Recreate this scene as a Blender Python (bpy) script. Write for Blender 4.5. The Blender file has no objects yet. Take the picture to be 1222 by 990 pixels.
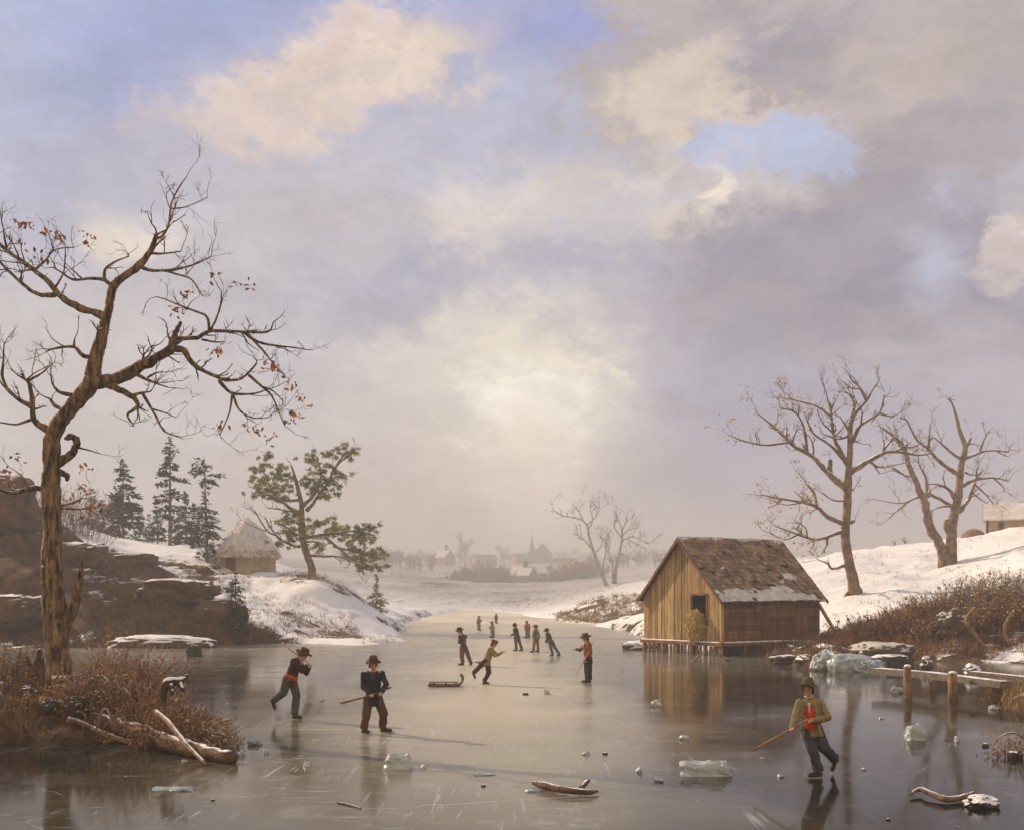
import bpy, math, random
import numpy as np
from mathutils import Vector, Matrix, noise as mnoise
random.seed(11)
R = math.radians
U = random.uniform
# ---------------------------------------------------------------- camera constants (picture 1222 x 990, horizon at row 708)
F, CX, HZ, H = 1400.0, 611.0, 708.0, 2.77
sc = bpy.context.scene
C = sc.collection
def P(px, py, Y): return Vector(((px-CX)/F*Y, Y, H-(py-HZ)/F*Y))
def G(px, py):
    Y = H*F/(py-HZ)
    return Vector(((px-CX)/F*Y, Y, 0.0))
def X(px, Y): return (px-CX)/F*Y
def lin(r, g, b):
    f = lambda c: (c/12.92 if c <= .04045 else ((c+.055)/1.055)**2.4)
    return (f(r/255), f(g/255), f(b/255), 1.0)
# ---------------------------------------------------------------- object helpers
def tag(o, label=None, cat=None, group=None, kind=None):
    if label: o['label'] = label
    if cat: o['category'] = cat
    if group: o['group'] = group
    if kind: o['kind'] = kind
    return o
def thing(name, label, cat, loc=(0, 0, 0), rz=0.0, group=None):
    o = bpy.data.objects.new(name, None); C.objects.link(o)
    o.location = loc; o.rotation_euler = (0, 0, rz); o.empty_display_size = .1
    return tag(o, label, cat, group)
def origin_of(o):
    v = Vector((0, 0, 0))
    while o is not None:
        v += o.location; o = o.parent
    return v
class MB:
    def __init__(s): s.v = []; s.f = []
    def add(s, vs, fs):
        n = len(s.v); s.v.extend(vs); s.f.extend([tuple(i+n for i in f) for f in fs])
    def tube(s, pts, rad, seg=8, rough=0.0, rs=3.0, rb=None, ref=None):
        n = len(pts); pts = [Vector(p) for p in pts]
        vs = []; fs = []
        t = (pts[1]-pts[0]).normalized()
        a = Vector(ref) if ref is not None else (Vector((0, 1, 0)) if abs(t.y) < .8 else Vector((1, 0, 0)))
        a = (a - t*a.dot(t)).normalized()
        for i in range(n):
            if i == 0: t = pts[1]-pts[0]
            elif i == n-1: t = pts[-1]-pts[-2]
            else: t = pts[i+1]-pts[i-1]
            if t.length < 1e-9: t = Vector((0, 0, 1))
            t.normalize()
            if ref is not None: a = Vector(ref)
            a = a - t*a.dot(t)
            if a.length < 1e-6: a = t.orthogonal()
            a.normalize(); b = t.cross(a)
            ra = rad[i]; rbb = rb[i] if rb else ra
            for k in range(seg):
                an = 2*math.pi*k/seg
                d = a*(math.cos(an)*ra) + b*(math.sin(an)*rbb)
                if rough:
                    q = pts[i]+d
                    d *= 1+rough*(mnoise.noise(Vector((q.x*rs*2.2, q.y*rs*2.2, q.z*rs*.45)))+.55*mnoise.noise(Vector((q.x*rs*6, q.y*rs*6, q.z*rs*1.3))))
                vs.append(pts[i]+d)
        for i in range(n-1):
            for k in range(seg):
                k2 = (k+1) % seg
                fs.append((i*seg+k, i*seg+k2, (i+1)*seg+k2, (i+1)*seg+k))
        vs.append(pts[0]-(pts[1]-pts[0]).normalized()*min(rad[0], rb[0] if rb else rad[0])*.35); c0 = len(vs)-1
        vs.append(pts[-1]+(pts[-1]-pts[-2]).normalized()*min(rad[-1], rb[-1] if rb else rad[-1])*.35); c1 = len(vs)-1
        for k in range(seg):
            k2 = (k+1) % seg
            fs.append((c0, k2, k)); fs.append((c1, (n-1)*seg+k, (n-1)*seg+k2))
        s.add(vs, fs)
    def capsule(s, p, q, r0, r1, seg=10):
        p = Vector(p); q = Vector(q); d = (q-p)
        if d.length < 1e-6: d = Vector((0, 0, .001))
        u = d.normalized()
        pts = [p-u*r0*.92, p-u*r0*.7, p-u*r0*.35, p, p+d*.5, q, q+u*r1*.35, q+u*r1*.7, q+u*r1*.92]
        rr = [r0*.38, r0*.72, r0*.94, r0, (r0+r1)/2, r1, r1*.94, r1*.72, r1*.38]
        s.tube(pts, rr, seg)
    def ell(s, c, rx, ry, rz, M=None, seg=14, rings=9):
        vs = []; fs = []
        c = Vector(c)
        for i in range(1, rings):
            th = math.pi*i/rings
            for k in range(seg):
                ph = 2*math.pi*k/seg
                v = Vector((rx*math.sin(th)*math.cos(ph), ry*math.sin(th)*math.sin(ph), rz*math.cos(th)))
                vs.append(c+(M@v if M else v))
        for i in range(rings-2):
            for k in range(seg):
                k2 = (k+1) % seg
                fs.append((i*seg+k, (i+1)*seg+k, (i+1)*seg+k2, i*seg+k2))
        t = Vector((0, 0, rz)); vs.append(c+(M@t if M else t)); vs.append(c-(M@t if M else t))
        a, b = len(vs)-2, len(vs)-1
        for k in range(seg):
            k2 = (k+1) % seg
            fs.append((a, k, k2)); fs.append((b, (rings-2)*seg+k2, (rings-2)*seg+k))
        s.add(vs, fs)
    def hexa(s, c8):
        s.add([Vector(c) for c in c8], [(0, 3, 2, 1), (4, 5, 6, 7), (0, 1, 5, 4), (1, 2, 6, 5), (2, 3, 7, 6), (3, 0, 4, 7)])
    def box(s, o, ax, ay, az):
        o, ax, ay, az = Vector(o), Vector(ax), Vector(ay), Vector(az)
        s.hexa([o, o+ax, o+ax+ay, o+ay, o+az, o+ax+az, o+ax+ay+az, o+ay+az])
    def beam(s, p, q, w, d=None, up=(0, 0, 1)):
        p, q = Vector(p), Vector(q); d = d or w
        t = (q-p).normalized(); a = t.cross(Vector(up))
        if a.length < 1e-4: a = t.cross(Vector((0, 1, 0)))
        a.normalize(); b = a.cross(t)
        s.box(p-a*w/2-b*d/2, a*w, b*d, q-p)
    def quad(s, a, b, c, d): s.add([Vector(a), Vector(b), Vector(c), Vector(d)], [(0, 1, 2, 3)])
    def tri(s, a, b, c): s.add([Vector(a), Vector(b), Vector(c)], [(0, 1, 2)])
    def lathe(s, prof, M, o, seg=24, sx=1.0, sy=1.0, wob=None):
        vs = []; fs = []
        n = len(prof)
        for (r, h) in prof:
            for k in range(seg):
                an = 2*math.pi*k/seg
                hh = h + (wob(an, r) if wob else 0)
                vs.append(Vector(o)+M@Vector((r*sx*math.cos(an), r*sy*math.sin(an), hh)))
        for i in range(n-1):
            for k in range(seg):
                k2 = (k+1) % seg
                fs.append((i*seg+k, i*seg+k2, (i+1)*seg+k2, (i+1)*seg+k))
        fs.append(tuple(range(seg-1, -1, -1))); fs.append(tuple((n-1)*seg+k for k in range(seg)))
        s.add(vs, fs)
    def build(s, name, m, parent=None, smooth=True, local=False, origin=None):
        off = Vector((0, 0, 0)) if local else (origin_of(parent) if parent is not None else (Vector(origin) if origin is not None else Vector((0, 0, 0))))
        me = bpy.data.meshes.new(name)
        me.from_pydata([tuple(Vector(v)-off) for v in s.v], [], s.f)
        me.validate()
        if smooth: me.polygons.foreach_set('use_smooth', [True]*len(me.polygons))
        me.update()
        o = bpy.data.objects.new(name, me); C.objects.link(o)
        if m is not None: me.materials.append(m)
        if parent is not None: o.parent = parent
        elif origin is not None: o.location = origin
        return o
def fuse(o, voxel, smooth=2, fac=.5):
    """voxel-fuse overlapping volumes into one continuous surface and keep the result as plain mesh data"""
    md = o.modifiers.new('r', 'REMESH'); md.mode = 'VOXEL'; md.voxel_size = voxel; md.use_smooth_shade = True
    if smooth:
        ms = o.modifiers.new('s', 'SMOOTH'); ms.iterations = smooth; ms.factor = fac
    bpy.context.view_layer.update()
    dg = bpy.context.evaluated_depsgraph_get()
    me = bpy.data.meshes.new_from_object(o.evaluated_get(dg))
    old = o.data; mats = [m for m in old.materials]
    o.modifiers.clear(); o.data = me
    me.materials.clear()
    for m in mats: me.materials.append(m)
    me.polygons.foreach_set('use_smooth', [True]*len(me.polygons))
    me.name = old.name
    bpy.data.meshes.remove(old)
    return o
def cr(pts, n=4):
    """Catmull-Rom through vectors / scalars"""
    out = []
    N = len(pts)
    for i in range(N-1):
        p0 = pts[max(i-1, 0)]; p1 = pts[i]; p2 = pts[i+1]; p3 = pts[min(i+2, N-1)]
        for k in range(n):
            t = k/n
            out.append((p1*2 + (p2-p0)*t + (p0*2-p1*5+p2*4-p3)*t*t + (p1*3-p0-p2*3+p3)*t*t*t)*.5)
    out.append(pts[-1])
    return out
# ---------------------------------------------------------------- materials
SNOW = (.80, .80, .82, 1)
def mat(name, c1, c2=None, rough=.85, scale=3.0, stretch=(1, 1, 1), bump=.3, bscale=25.0, bdist=.02, snow=None, snown=.5,
        island=0.0, spec=.3, trans=0.0, obj=False, contrast=(.35, .65), snowcol=SNOW, snows=4.0):
    m = bpy.data.materials.new(name); m.use_nodes = True
    nt = m.node_tree; N = nt.nodes; L = nt.links; N.clear()
    out = N.new('ShaderNodeOutputMaterial'); pb = N.new('ShaderNodeBsdfPrincipled')
    L.new(pb.outputs[0], out.inputs[0])
    pb.inputs['Roughness'].default_value = rough
    pb.inputs['Specular IOR Level'].default_value = spec
    if trans: pb.inputs['Transmission Weight'].default_value = trans
    geo = N.new('ShaderNodeNewGeometry')
    if obj:
        tc = N.new('ShaderNodeTexCoord'); src = tc.outputs['Object']
    else: src = geo.outputs['Position']
    mp = N.new('ShaderNodeMapping'); mp.inputs['Scale'].default_value = stretch
    L.new(src, mp.inputs['Vector'])
    n1 = N.new('ShaderNodeTexNoise'); n1.inputs['Scale'].default_value = scale; n1.inputs['Detail'].default_value = 6; n1.inputs['Roughness'].default_value = .62
    L.new(mp.outputs[0], n1.inputs['Vector'])
    mr = N.new('ShaderNodeMapRange'); mr.inputs['From Min'].default_value = contrast[0]; mr.inputs['From Max'].default_value = contrast[1]
    L.new(n1.outputs['Fac'], mr.inputs['Value'])
    mx = N.new('ShaderNodeMix'); mx.data_type = 'RGBA'
    c1 = tuple(c1)[:3]+(1,); c2 = (tuple(c2)[:3]+(1,)) if c2 else tuple(x*.55 for x in c1[:3])+(1,)
    mx.inputs['A'].default_value = c1; mx.inputs['B'].default_value = c2
    L.new(mr.outputs[0], mx.inputs['Factor'])
    col = mx.outputs['Result']
    if island:
        hs = N.new('ShaderNodeHueSaturation')
        m2 = N.new('ShaderNodeMapRange'); m2.inputs['To Min'].default_value = 1-island; m2.inputs['To Max'].default_value = 1+island
        L.new(geo.outputs['Random Per Island'], m2.inputs['Value']); L.new(m2.outputs[0], hs.inputs['Value'])
        m3 = N.new('ShaderNodeMapRange'); m3.inputs['To Min'].default_value = .5-.03*island; m3.inputs['To Max'].default_value = .5+.03*island
        L.new(geo.outputs['Random Per Island'], m3.inputs['Value']); L.new(m3.outputs[0], hs.inputs['Hue'])
        L.new(col, hs.inputs['Color']); col = hs.outputs[0]
    if snow is not None:
        sx = N.new('ShaderNodeSeparateXYZ'); L.new(geo.outputs['Normal'], sx.inputs[0])
        n3 = N.new('ShaderNodeTexNoise'); n3.inputs['Scale'].default_value = snows; n3.inputs['Detail'].default_value = 4
        L.new(geo.outputs['Position'], n3.inputs['Vector'])
        ma = N.new('ShaderNodeMath'); ma.operation = 'MULTIPLY_ADD'; ma.inputs[1].default_value = snown; 
        L.new(n3.outputs['Fac'], ma.inputs[0]); L.new(sx.outputs['Z'], ma.inputs[2])
        m4 = N.new('ShaderNodeMapRange'); m4.inputs['From Min'].default_value = snow+snown*.5; m4.inputs['From Max'].default_value = snow+snown*.5+.12
        L.new(ma.outputs[0], m4.inputs['Value'])
        m5 = N.new('ShaderNodeMix'); m5.data_type = 'RGBA'; m5.inputs['B'].default_value = snowcol
        L.new(m4.outputs[0], m5.inputs['Factor']); L.new(col, m5.inputs['A']); col = m5.outputs['Result']
    L.new(col, pb.inputs['Base Color'])
    if bump:
        n2 = N.new('ShaderNodeTexNoise'); n2.inputs['Scale'].default_value = bscale; n2.inputs['Detail'].default_value = 5
        L.new(mp.outputs[0], n2.inputs['Vector'])
        bp = N.new('ShaderNodeBump'); bp.inputs['Strength'].default_value = bump; bp.inputs['Distance'].default_value = bdist
        L.new(n2.outputs['Fac'], bp.inputs['Height']); L.new(bp.outputs[0], pb.inputs['Normal'])
    return m
M = {}
M['bark'] = mat('bark', (.36, .225, .105), (.032, .019, .013), scale=6.5, stretch=(1.8, 1.8, .35), bump=1.0, bscale=11, bdist=.09, snow=.80, snown=.7, contrast=(.36, .6))
M['snag'] = mat('snowy_snag_bark', (.10, .055, .03), (.02, .014, .01), scale=8, bump=.8, bscale=14, snow=.35, snown=.6, snows=9)
M['twig'] = mat('twig', (.15, .095, .06), (.05, .03, .022), scale=4, bump=0, snow=.72, snown=.8)
M['bark_far'] = mat('bark_far', (.27, .185, .12), (.08, .05, .036), scale=3, bump=.4, snow=.55, snown=.8)
M['twig_far'] = mat('twig_far', (.22, .145, .10), (.11, .07, .05), scale=3, bump=0, snow=.62, snown=.9)
M['birch'] = mat('birch_bark', (.42, .38, .33), (.2, .17, .15), scale=2, bump=.2)
M['leaf_dry'] = mat('dry_leaf', (.55, .27, .09), (.28, .075, .03), scale=6, bump=0, island=.45)
M['leaf_pale'] = mat('pale_dry_leaf', (.55, .42, .18), (.38, .22, .10), scale=6, bump=0, island=.4)
M['needle'] = mat('pine_needle', (.030, .040, .022), (.014, .02, .014), scale=1.5, bump=0, island=.5, snow=.80, snown=.9)
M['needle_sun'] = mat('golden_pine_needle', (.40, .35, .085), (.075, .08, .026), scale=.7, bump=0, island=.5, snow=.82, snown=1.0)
M['needle_far'] = mat('grey_pine_needle', (.035, .042, .035), (.02, .026, .024), scale=1, bump=0, island=.4)
M['needle_brown'] = mat('brown_fir_needle', (.075, .055, .025), (.035, .03, .016), scale=1.5, bump=0, island=.5)
M['rock'] = mat('rock', (.165, .088, .044), (.038, .023, .015), scale=1.1, bump=1.0, bscale=3.5, bdist=.25, snow=.86, snown=.8, snows=1.1)
M['rock_dark'] = mat('dark_rock', (.09, .065, .045), (.03, .022, .018), scale=2.5, bump=.8, bscale=10, bdist=.05, snow=.8, snown=.6, snows=3)
M['rock_snow'] = mat('snowy_rock', (.12, .09, .07), (.05, .04, .03), scale=2.5, bump=.8, bscale=9, bdist=.05, snow=.35, snown=.6, snows=3)
M['rock_frost'] = mat('frosted_rock', (.13, .09, .06), (.05, .035, .026), scale=2.5, bump=.9, bscale=9, bdist=.05, snow=.62, snown=1.2, snows=3, snowcol=(.5,.48,.44,1))
M['ice_chunk'] = mat('ice_chunk', (.50, .55, .56), (.78, .80, .80), rough=.25, scale=6, bump=.8, bscale=9, bdist=.04, spec=.5, trans=.45, snow=.70, snown=.9, snows=7)
M['ice_blue'] = mat('blue_ice', (.24, .29, .32), (.64, .69, .71), rough=.25, scale=5, bump=.6, bscale=9, bdist=.04, spec=.5, trans=.3)
M['grass'] = mat('dry_grass', (.40, .26, .10), (.2, .11, .045), scale=.8, bump=0, island=.5)
M['grass_red'] = mat('rust_brown_grass', (.34, .15, .05), (.15, .065, .03), scale=.7, bump=0, island=.55)
M['grass_dark'] = mat('dark_dead_grass', (.21, .11, .047), (.08, .042, .022), scale=1.5, bump=0, island=.55)
M['grass_frost'] = mat('frosted_grass', (.46, .38, .28), (.24, .16, .10), scale=.7, bump=0, island=.5)
M['stick'] = mat('weathered_wood', (.36, .22, .11), (.12, .07, .04), scale=6, bump=.5, bscale=20, snow=.8, snown=.6)
M['wet_log'] = mat('wet_log_wood', (.20, .10, .045), (.055, .028, .017), scale=4, bump=.8, bscale=14, bdist=.04, snow=.86, snown=.8)
M['snowcap'] = mat('snow', (.80, .80, .82), (.74, .75, .79), scale=1.2, bump=.25, bscale=6, bdist=.04, rough=.7)
# ---------------------------------------------------------------- world: daylight sky with broken cloud
SUN_AZ, SUN_EL = R(-53), R(29)
def make_world():
    w = bpy.data.worlds.new('World'); sc.world = w; w.use_nodes = True
    nt = w.node_tree; N = nt.nodes; L = nt.links; N.clear()
    out = N.new('ShaderNodeOutputWorld'); bg = N.new('ShaderNodeBackground')
    S = .1
    bg.inputs['Strength'].default_value = S
    L.new(bg.outputs[0], out.inputs[0])
    sky = N.new('ShaderNodeTexSky'); sky.sky_type = 'NISHITA'; sky.sun_disc = False
    sky.sun_elevation = SUN_EL; sky.sun_rotation = SUN_AZ; sky.air_density = 1.0; sky.dust_density = 2.0
    tc = N.new('ShaderNodeTexCoord'); d = tc.outputs['Generated']
    sx = N.new('ShaderNodeSeparateXYZ'); L.new(d, sx.inputs[0])
    def math1(op, a, b=None):
        n = N.new('ShaderNodeMath'); n.operation = op
        for i, q in enumerate((a, b)):
            if q is None: continue
            if isinstance(q, (int, float)): n.inputs[i].default_value = q
            else: L.new(q, n.inputs[i])
        return n.outputs[0]
    az = math1('MULTIPLY', math1('ARCTAN2', sx.outputs['X'], sx.outputs['Y']), 180/math.pi)
    el = math1('MULTIPLY', math1('ARCSINE', sx.outputs['Z']), 180/math.pi)
    cb = N.new('ShaderNodeCombineXYZ'); L.new(az, cb.inputs[0]); L.new(el, cb.inputs[1])
    def nz(scale, detail, rough, vec, stretch=None, dist=0.0):
        if stretch:
            mp = N.new('ShaderNodeMapping'); mp.inputs['Scale'].default_value = stretch[0]; mp.inputs['Rotation'].default_value = (0, 0, R(stretch[1])); L.new(vec, mp.inputs[0]); vec = mp.outputs[0]
        n = N.new('ShaderNodeTexNoise'); n.inputs['Scale'].default_value = scale; n.inputs['Detail'].default_value = detail
        n.inputs['Roughness'].default_value = rough; n.inputs['Distortion'].default_value = dist
        L.new(vec, n.inputs['Vector']); return n
    def vm(op, a, b):
        n = N.new('ShaderNodeVectorMath'); n.operation = op
        for i, q in enumerate((a, b)):
            if isinstance(q, tuple): n.inputs[i].default_value = q
            else: L.new(q, n.inputs[i])
        return n.outputs[0]
    def warp(amount, scale, detail, rough):
        n = nz(scale, detail, rough, cb.outputs[0], ((1, 1.6, 1), 0))
        return vm('ADD', cb.outputs[0], vm('MULTIPLY', vm('SUBTRACT', n.outputs['Color'], (.5, .5, .5)), (amount*1.5, amount, 0)))
    W1 = warp(5.0, .16, 7, .62)       # soft cloud edges
    W2 = warp(7.5, .24, 9, .70)       # ragged cloud edges
    # base: clear sky low blended into high veil by elevation
    rp = N.new('ShaderNodeValToRGB'); e = rp.color_ramp
    st = [(-10, (150, 142, 146)), (0, (184, 176, 182)), (6, (190, 183, 189)), (14, (186, 182, 192)), (21, (176, 177, 199)), (27, (160, 168, 208)), (40, (150, 160, 205)), (90, (140, 150, 195))]
    mr = N.new('ShaderNodeMapRange'); mr.inputs['From Min'].default_value = -10; mr.inputs['From Max'].default_value = 90
    L.new(el, mr.inputs['Value']); L.new(mr.outputs[0], rp.inputs[0])
    while len(e.elements) < len(st): e.elements.new(.5)
    for q, (a, c) in zip(e.elements, st):
        q.position = (a+10)/100; q.color = lin(*c)
    def mix(a, b, f, typ='MIX'):
        n = N.new('ShaderNodeMix'); n.data_type = 'RGBA'; n.blend_type = typ
        for k, q in (('A', a), ('B', b)):
            if isinstance(q, tuple): n.inputs[k].default_value = q
            else: L.new(q, n.inputs[k])
        if isinstance(f, float): n.inputs['Factor'].default_value = f
        else: L.new(f, n.inputs['Factor'])
        return n.outputs['Result']
    skyc = mix(sky.outputs[0], (S, S, S, 1), 1.0, 'MULTIPLY')
    col = mix(skyc, rp.outputs[0], .86)
    # cloud masses: centre and size by direction (given as picture px for convenience, converted to degrees)
    def blob(col, px, py, rx, ry, rot, rgb, k, W=W1, inner=.15, nscale=None):
        a = math.degrees(math.atan((px-CX)/F)); ca = math.cos(math.radians(a))
        ee = math.degrees(math.atan((HZ-py)/F*ca)); g = 180/math.pi/F
        mp = N.new('ShaderNodeMapping'); mp.vector_type = 'TEXTURE'
        mp.inputs['Location'].default_value = (a, ee, 0); mp.inputs['Rotation'].default_value = (0, 0, R(rot))
        mp.inputs['Scale'].default_value = (rx*g*1.35, ry*g*1.35, 1); L.new(W, mp.inputs[0])
        ln = N.new('ShaderNodeVectorMath'); ln.operation = 'LENGTH'; L.new(mp.outputs[0], ln.inputs[0])
        m = N.new('ShaderNodeMapRange'); m.interpolation_type = 'SMOOTHERSTEP'
        m.inputs['From Min'].default_value = inner; m.inputs['From Max'].default_value = 1.0
        m.inputs['To Min'].default_value = k; m.inputs['To Max'].default_value = 0.0
        am = .85 if W is W2 else .30
        L.new(math1('ADD', ln.outputs['Value'], math1('MULTIPLY', math1('SUBTRACT', FR, .5), am)), m.inputs['Value'])
        return mix(col, lin(*rgb), m.outputs[0])
    FR = nz(.34, 10, .68, W1, ((.75, 1.35, 1), -14), .4).outputs['Fac']
    B = [
     (200, 60, 330, 120, 25, (150, 164, 210), .85, W1, 0), (60, 230, 110, 160, 20, (168, 174, 200), .6, W1, 0),
     (250, 150, 230, 70, 30, (170, 170, 188), .7, W1, 0),
     (330, 240, 260, 90, 20, (190, 184, 190), .6, W1, 0),
     (410, 95, 205, 58, 18, (218, 199, 188), .95, W2, .35), (500, 75, 100, 26, 25, (230, 214, 198), .6, W2, .1), (300, 140, 100, 40, 25, (205, 188, 182), .6, W2, 0),
     (730, 30, 190, 62, -4, (150, 160, 214), .95, W1, .1), (600, 10, 80, 30, 0, (166, 170, 206), .6, W1, 0),
     (620, 150, 170, 70, 10, (180, 185, 208), .6, W1, 0),
     (1010, 90, 270, 112, -4, (176, 166, 168), 1.0, W2, .70), (930, 62, 130, 55, 0, (146, 141, 156), .85, W2, .05),
     (1140, 160, 130, 85, -25, (150, 146, 160), .75, W2, .05), (805, 108, 80, 48, 15, (212, 197, 183), .85, W2, .3),
     (1090, 90, 130, 42, -12, (194, 180, 172), .6, W2, 0), (900, 140, 100, 20, -5, (212, 190, 178), .6, W2, 0),
     (930, 185, 110, 40, -4, (174, 185, 216), .95, W2, .5),
     (900, 262, 105, 58, 0, (204, 192, 187), .9, W2, .5), (850, 234, 20, 30, 0, (248, 235, 214), .95, W1, .3), (800, 262, 60, 24, 0, (224, 210, 190), .7, W2, .1),
     (640, 245, 230, 62, 6, (208, 198, 196), .75, W2, .1), (560, 262, 90, 18, 10, (222, 210, 200), .55, W2, 0), (700, 225, 110, 16, 8, (218, 206, 196), .5, W2, 0),
     (1050, 335, 280, 105, -8, (130, 129, 153), 1.0, W2, .3), (980, 300, 120, 26, -14, (150, 145, 160), .6, W2, .1), (1090, 385, 150, 26, -6, (150, 147, 163), .6, W2, .1), (430, 60, 110, 22, 20, (200, 182, 178), .5, W2, .1), (370, 118, 120, 18, 16, (200, 184, 184), .5, W2, .1), (850, 70, 70, 26, 10, (192, 178, 172), .6, W2, .2), (870, 362, 170, 55, 5, (158, 153, 166), .8, W2, .05),
     (1040, 260, 120, 45, -20, (160, 154, 164), .6, W2, 0),
     (1222, 290, 50, 60, 0, (204, 190, 187), .8, W2, .15), (1205, 262, 30, 18, 20, (220, 206, 198), .6, W2, .1), (1122, 322, 50, 50, 0, (176, 181, 206), .8, W1, .05),
     (540, 350, 240, 52, 3, (152, 154, 184), .9, W2, .05), (330, 320, 170, 60, 8, (186, 182, 192), .5, W1, 0),
     (1130, 430, 170, 60, -4, (166, 160, 172), .7, W2, 0), (1010, 420, 130, 30, 0, (182, 174, 180), .6, W2, 0),
     (860, 520, 210, 140, 0, (148, 149, 176), .95, W1, .2), (1090, 570, 270, 130, 0, (158, 157, 182), .95, W1, .2),
     (600, 500, 215, 170, 0, (212, 204, 198), .95, W1, .0), (600, 465, 160, 120, 0, (230, 223, 210), .9, W2, .2), (655, 425, 90, 20, -5, (240, 230, 210), .7, W2, .2), (650, 430, 110, 26, -4, (232, 222, 202), .8, W2, .1),
     (625, 510, 85, 105, 0, (255, 250, 234), 1.0, W2, .0), (634, 610, 85, 150, 0, (238, 224, 206), .9, W1, 0),
     (470, 480, 120, 100, 0, (200, 193, 192), .6, W2, 0), (430, 600, 210, 100, 0, (200, 187, 184), .8, W1, 0),
     (90, 430, 200, 130, 0, (197, 188, 188), .6, W1, 0), (148, 283, 62, 34, 0, (232, 219, 206), .9, W1, .2),
    ]
    for b in B: col = blob(col, *b)
    # unseen cream fill added to the sky behind the viewer, warming facing surfaces
    bk = N.new('ShaderNodeMapRange'); bk.interpolation_type = 'SMOOTHSTEP'
    for q_, v_ in zip(('From Min', 'From Max', 'To Min', 'To Max'), (.10, -.55, 0, .95)): bk.inputs[q_].default_value = v_
    L.new(sx.outputs['Y'], bk.inputs['Value'])
    col = mix(col, tuple(x*1.02 for x in lin(236, 212, 176)[:3])+(1,), bk.outputs[0])
    # streaky texture through the whole veil
    n1 = nz(.9, 8, .62, W2, ((.55, 1.5, 1), -12)); n2 = nz(.22, 8, .6, W1, ((.6, 1.4, 1), -10))
    f1 = N.new('ShaderNodeMapRange'); f1.inputs['From Min'].default_value = .25; f1.inputs['From Max'].default_value = .75; f1.inputs['To Min'].default_value = .90; f1.inputs['To Max'].default_value = 1.10
    L.new(n1.outputs['Fac'], f1.inputs['Value'])
    f2 = N.new('ShaderNodeMapRange'); f2.inputs['From Min'].default_value = .25; f2.inputs['From Max'].default_value = .75; f2.inputs['To Min'].default_value = .82; f2.inputs['To Max'].default_value = 1.18
    L.new(n2.outputs['Fac'], f2.inputs['Value'])
    f = math1('MULTIPLY', f1.outputs[0], f2.outputs[0])
    col = vm('MULTIPLY', vm('SCALE', col, (0, 0, 0)), (1, 1, 1))
    scn = [n for n in N if n.bl_idname == 'ShaderNodeVectorMath' and n.operation == 'SCALE'][0]
    L.new(math1('MULTIPLY', f, .97/S), scn.inputs['Scale'])
    L.new(col, bg.inputs['Color'])
make_world()
sd = Vector((math.sin(SUN_AZ)*math.cos(SUN_EL), math.cos(SUN_AZ)*math.cos(SUN_EL), math.sin(SUN_EL)))
sl = bpy.data.lights.new('sun', 'SUN'); sl.energy = 5.0; sl.angle = R(.6); sl.color = (1.0, .79, .52)
so = bpy.data.objects.new('sun', sl); C.objects.link(so); so.rotation_euler = (-sd).to_track_quat('-Z', 'Y').to_euler(); so.location = (-40, 30, 40)
cam = bpy.data.cameras.new('camera'); co = bpy.data.objects.new('camera', cam); C.objects.link(co); sc.camera = co
co.location = (0, 0, H); co.rotation_euler = (R(90), 0, 0)
cam.sensor_fit = 'HORIZONTAL'; cam.sensor_width = 36; cam.lens = 36*F/1222; cam.shift_y = (HZ-495)/1222
cam.clip_start = .1; cam.clip_end = 6000
vs = sc.view_settings; vs.view_transform = 'Standard'; vs.look = 'None'; vs.exposure = .22; vs.gamma = 1; vs.use_curve_mapping = False
sc.render.engine = 'CYCLES'; sc.cycles.use_denoising = True
sc.cycles.max_bounces = 6; sc.cycles.diffuse_bounces = 2; sc.cycles.glossy_bounces = 3; sc.cycles.transmission_bounces = 4; sc.cycles.volume_bounces = 0
sc.cycles.use_adaptive_sampling = True
# ---------------------------------------------------------------- terrain
CTRL = [(-200,60,1),(-200,80,9),(-200,110,12),(20,62,.3),(20,69,4.2),(20,80,9),(20,110,11),(100,61,.3),(100,67,2.9),(100,80,6),(100,95,7.2),(100,130,9),
 (200,61,.3),(200,63.5,2.1),(200,72,3.0),(200,90,5),(200,110,7.2),(200,150,8),(300,63,.3),(300,67,1.2),(300,80,2.6),(300,95,4.8),(300,115,6.2),(300,150,6.5),
 (385,68,.2),(385,78,1.5),(385,88,3.8),(385,110,3.8),(385,150,3),(440,75,.2),(450,100,.9),(450,120,1.4),(450,150,1.6),(490,110,.2),(500,150,.8),
 (520,180,.3),(520,250,3),(530,650,17.5),(530,800,21.6),(530,980,27),(530,1100,34),(625,190,.3),(625,530,7.3),(640,820,24),(640,980,28.5),(640,1100,36),
 (715,150,1.5),(715,262,4.2),(715,500,10),(715,800,23),(715,1100,36),(680,125,.1),(700,130,1.4),(740,122,1.6),(760,140,2.5),
 (770,62,.4),(780,80,1),(790,110,1.8),(860,56,.4),(860,75,1.6),(860,110,4),(860,200,8),(930,45.5,.75),(990,45.5,.8),(960,50,.6),(975,60,1.0),(960,75,3.6),(960,100,5.3),(960,160,6.5),
 (1020,48,.4),(1020,54,1.0),(1020,66,2.9),(1050,105,6.8),(1050,160,8),(1100,49.5,.3),(1100,56,2.0),(1130,70,3.6),(1130,85,5.1),(1150,108,7.9),(1150,160,9),
 (1200,48,.3),(1200,55,2.6),(1200,70,4.5),(1200,85,6.3),(1200,112,8.9),(1200,160,10),(1400,46,.5),(1400,60,4.5),(1400,85,8),(1400,112,11),(1400,200,14),
 (860,500,16),(1000,500,20),(1200,500,24),(1000,1100,42),(1300,1100,45),(300,500,18),(100,500,22),(0,1100,40),(300,1100,38),(860,1100,40)]
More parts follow.
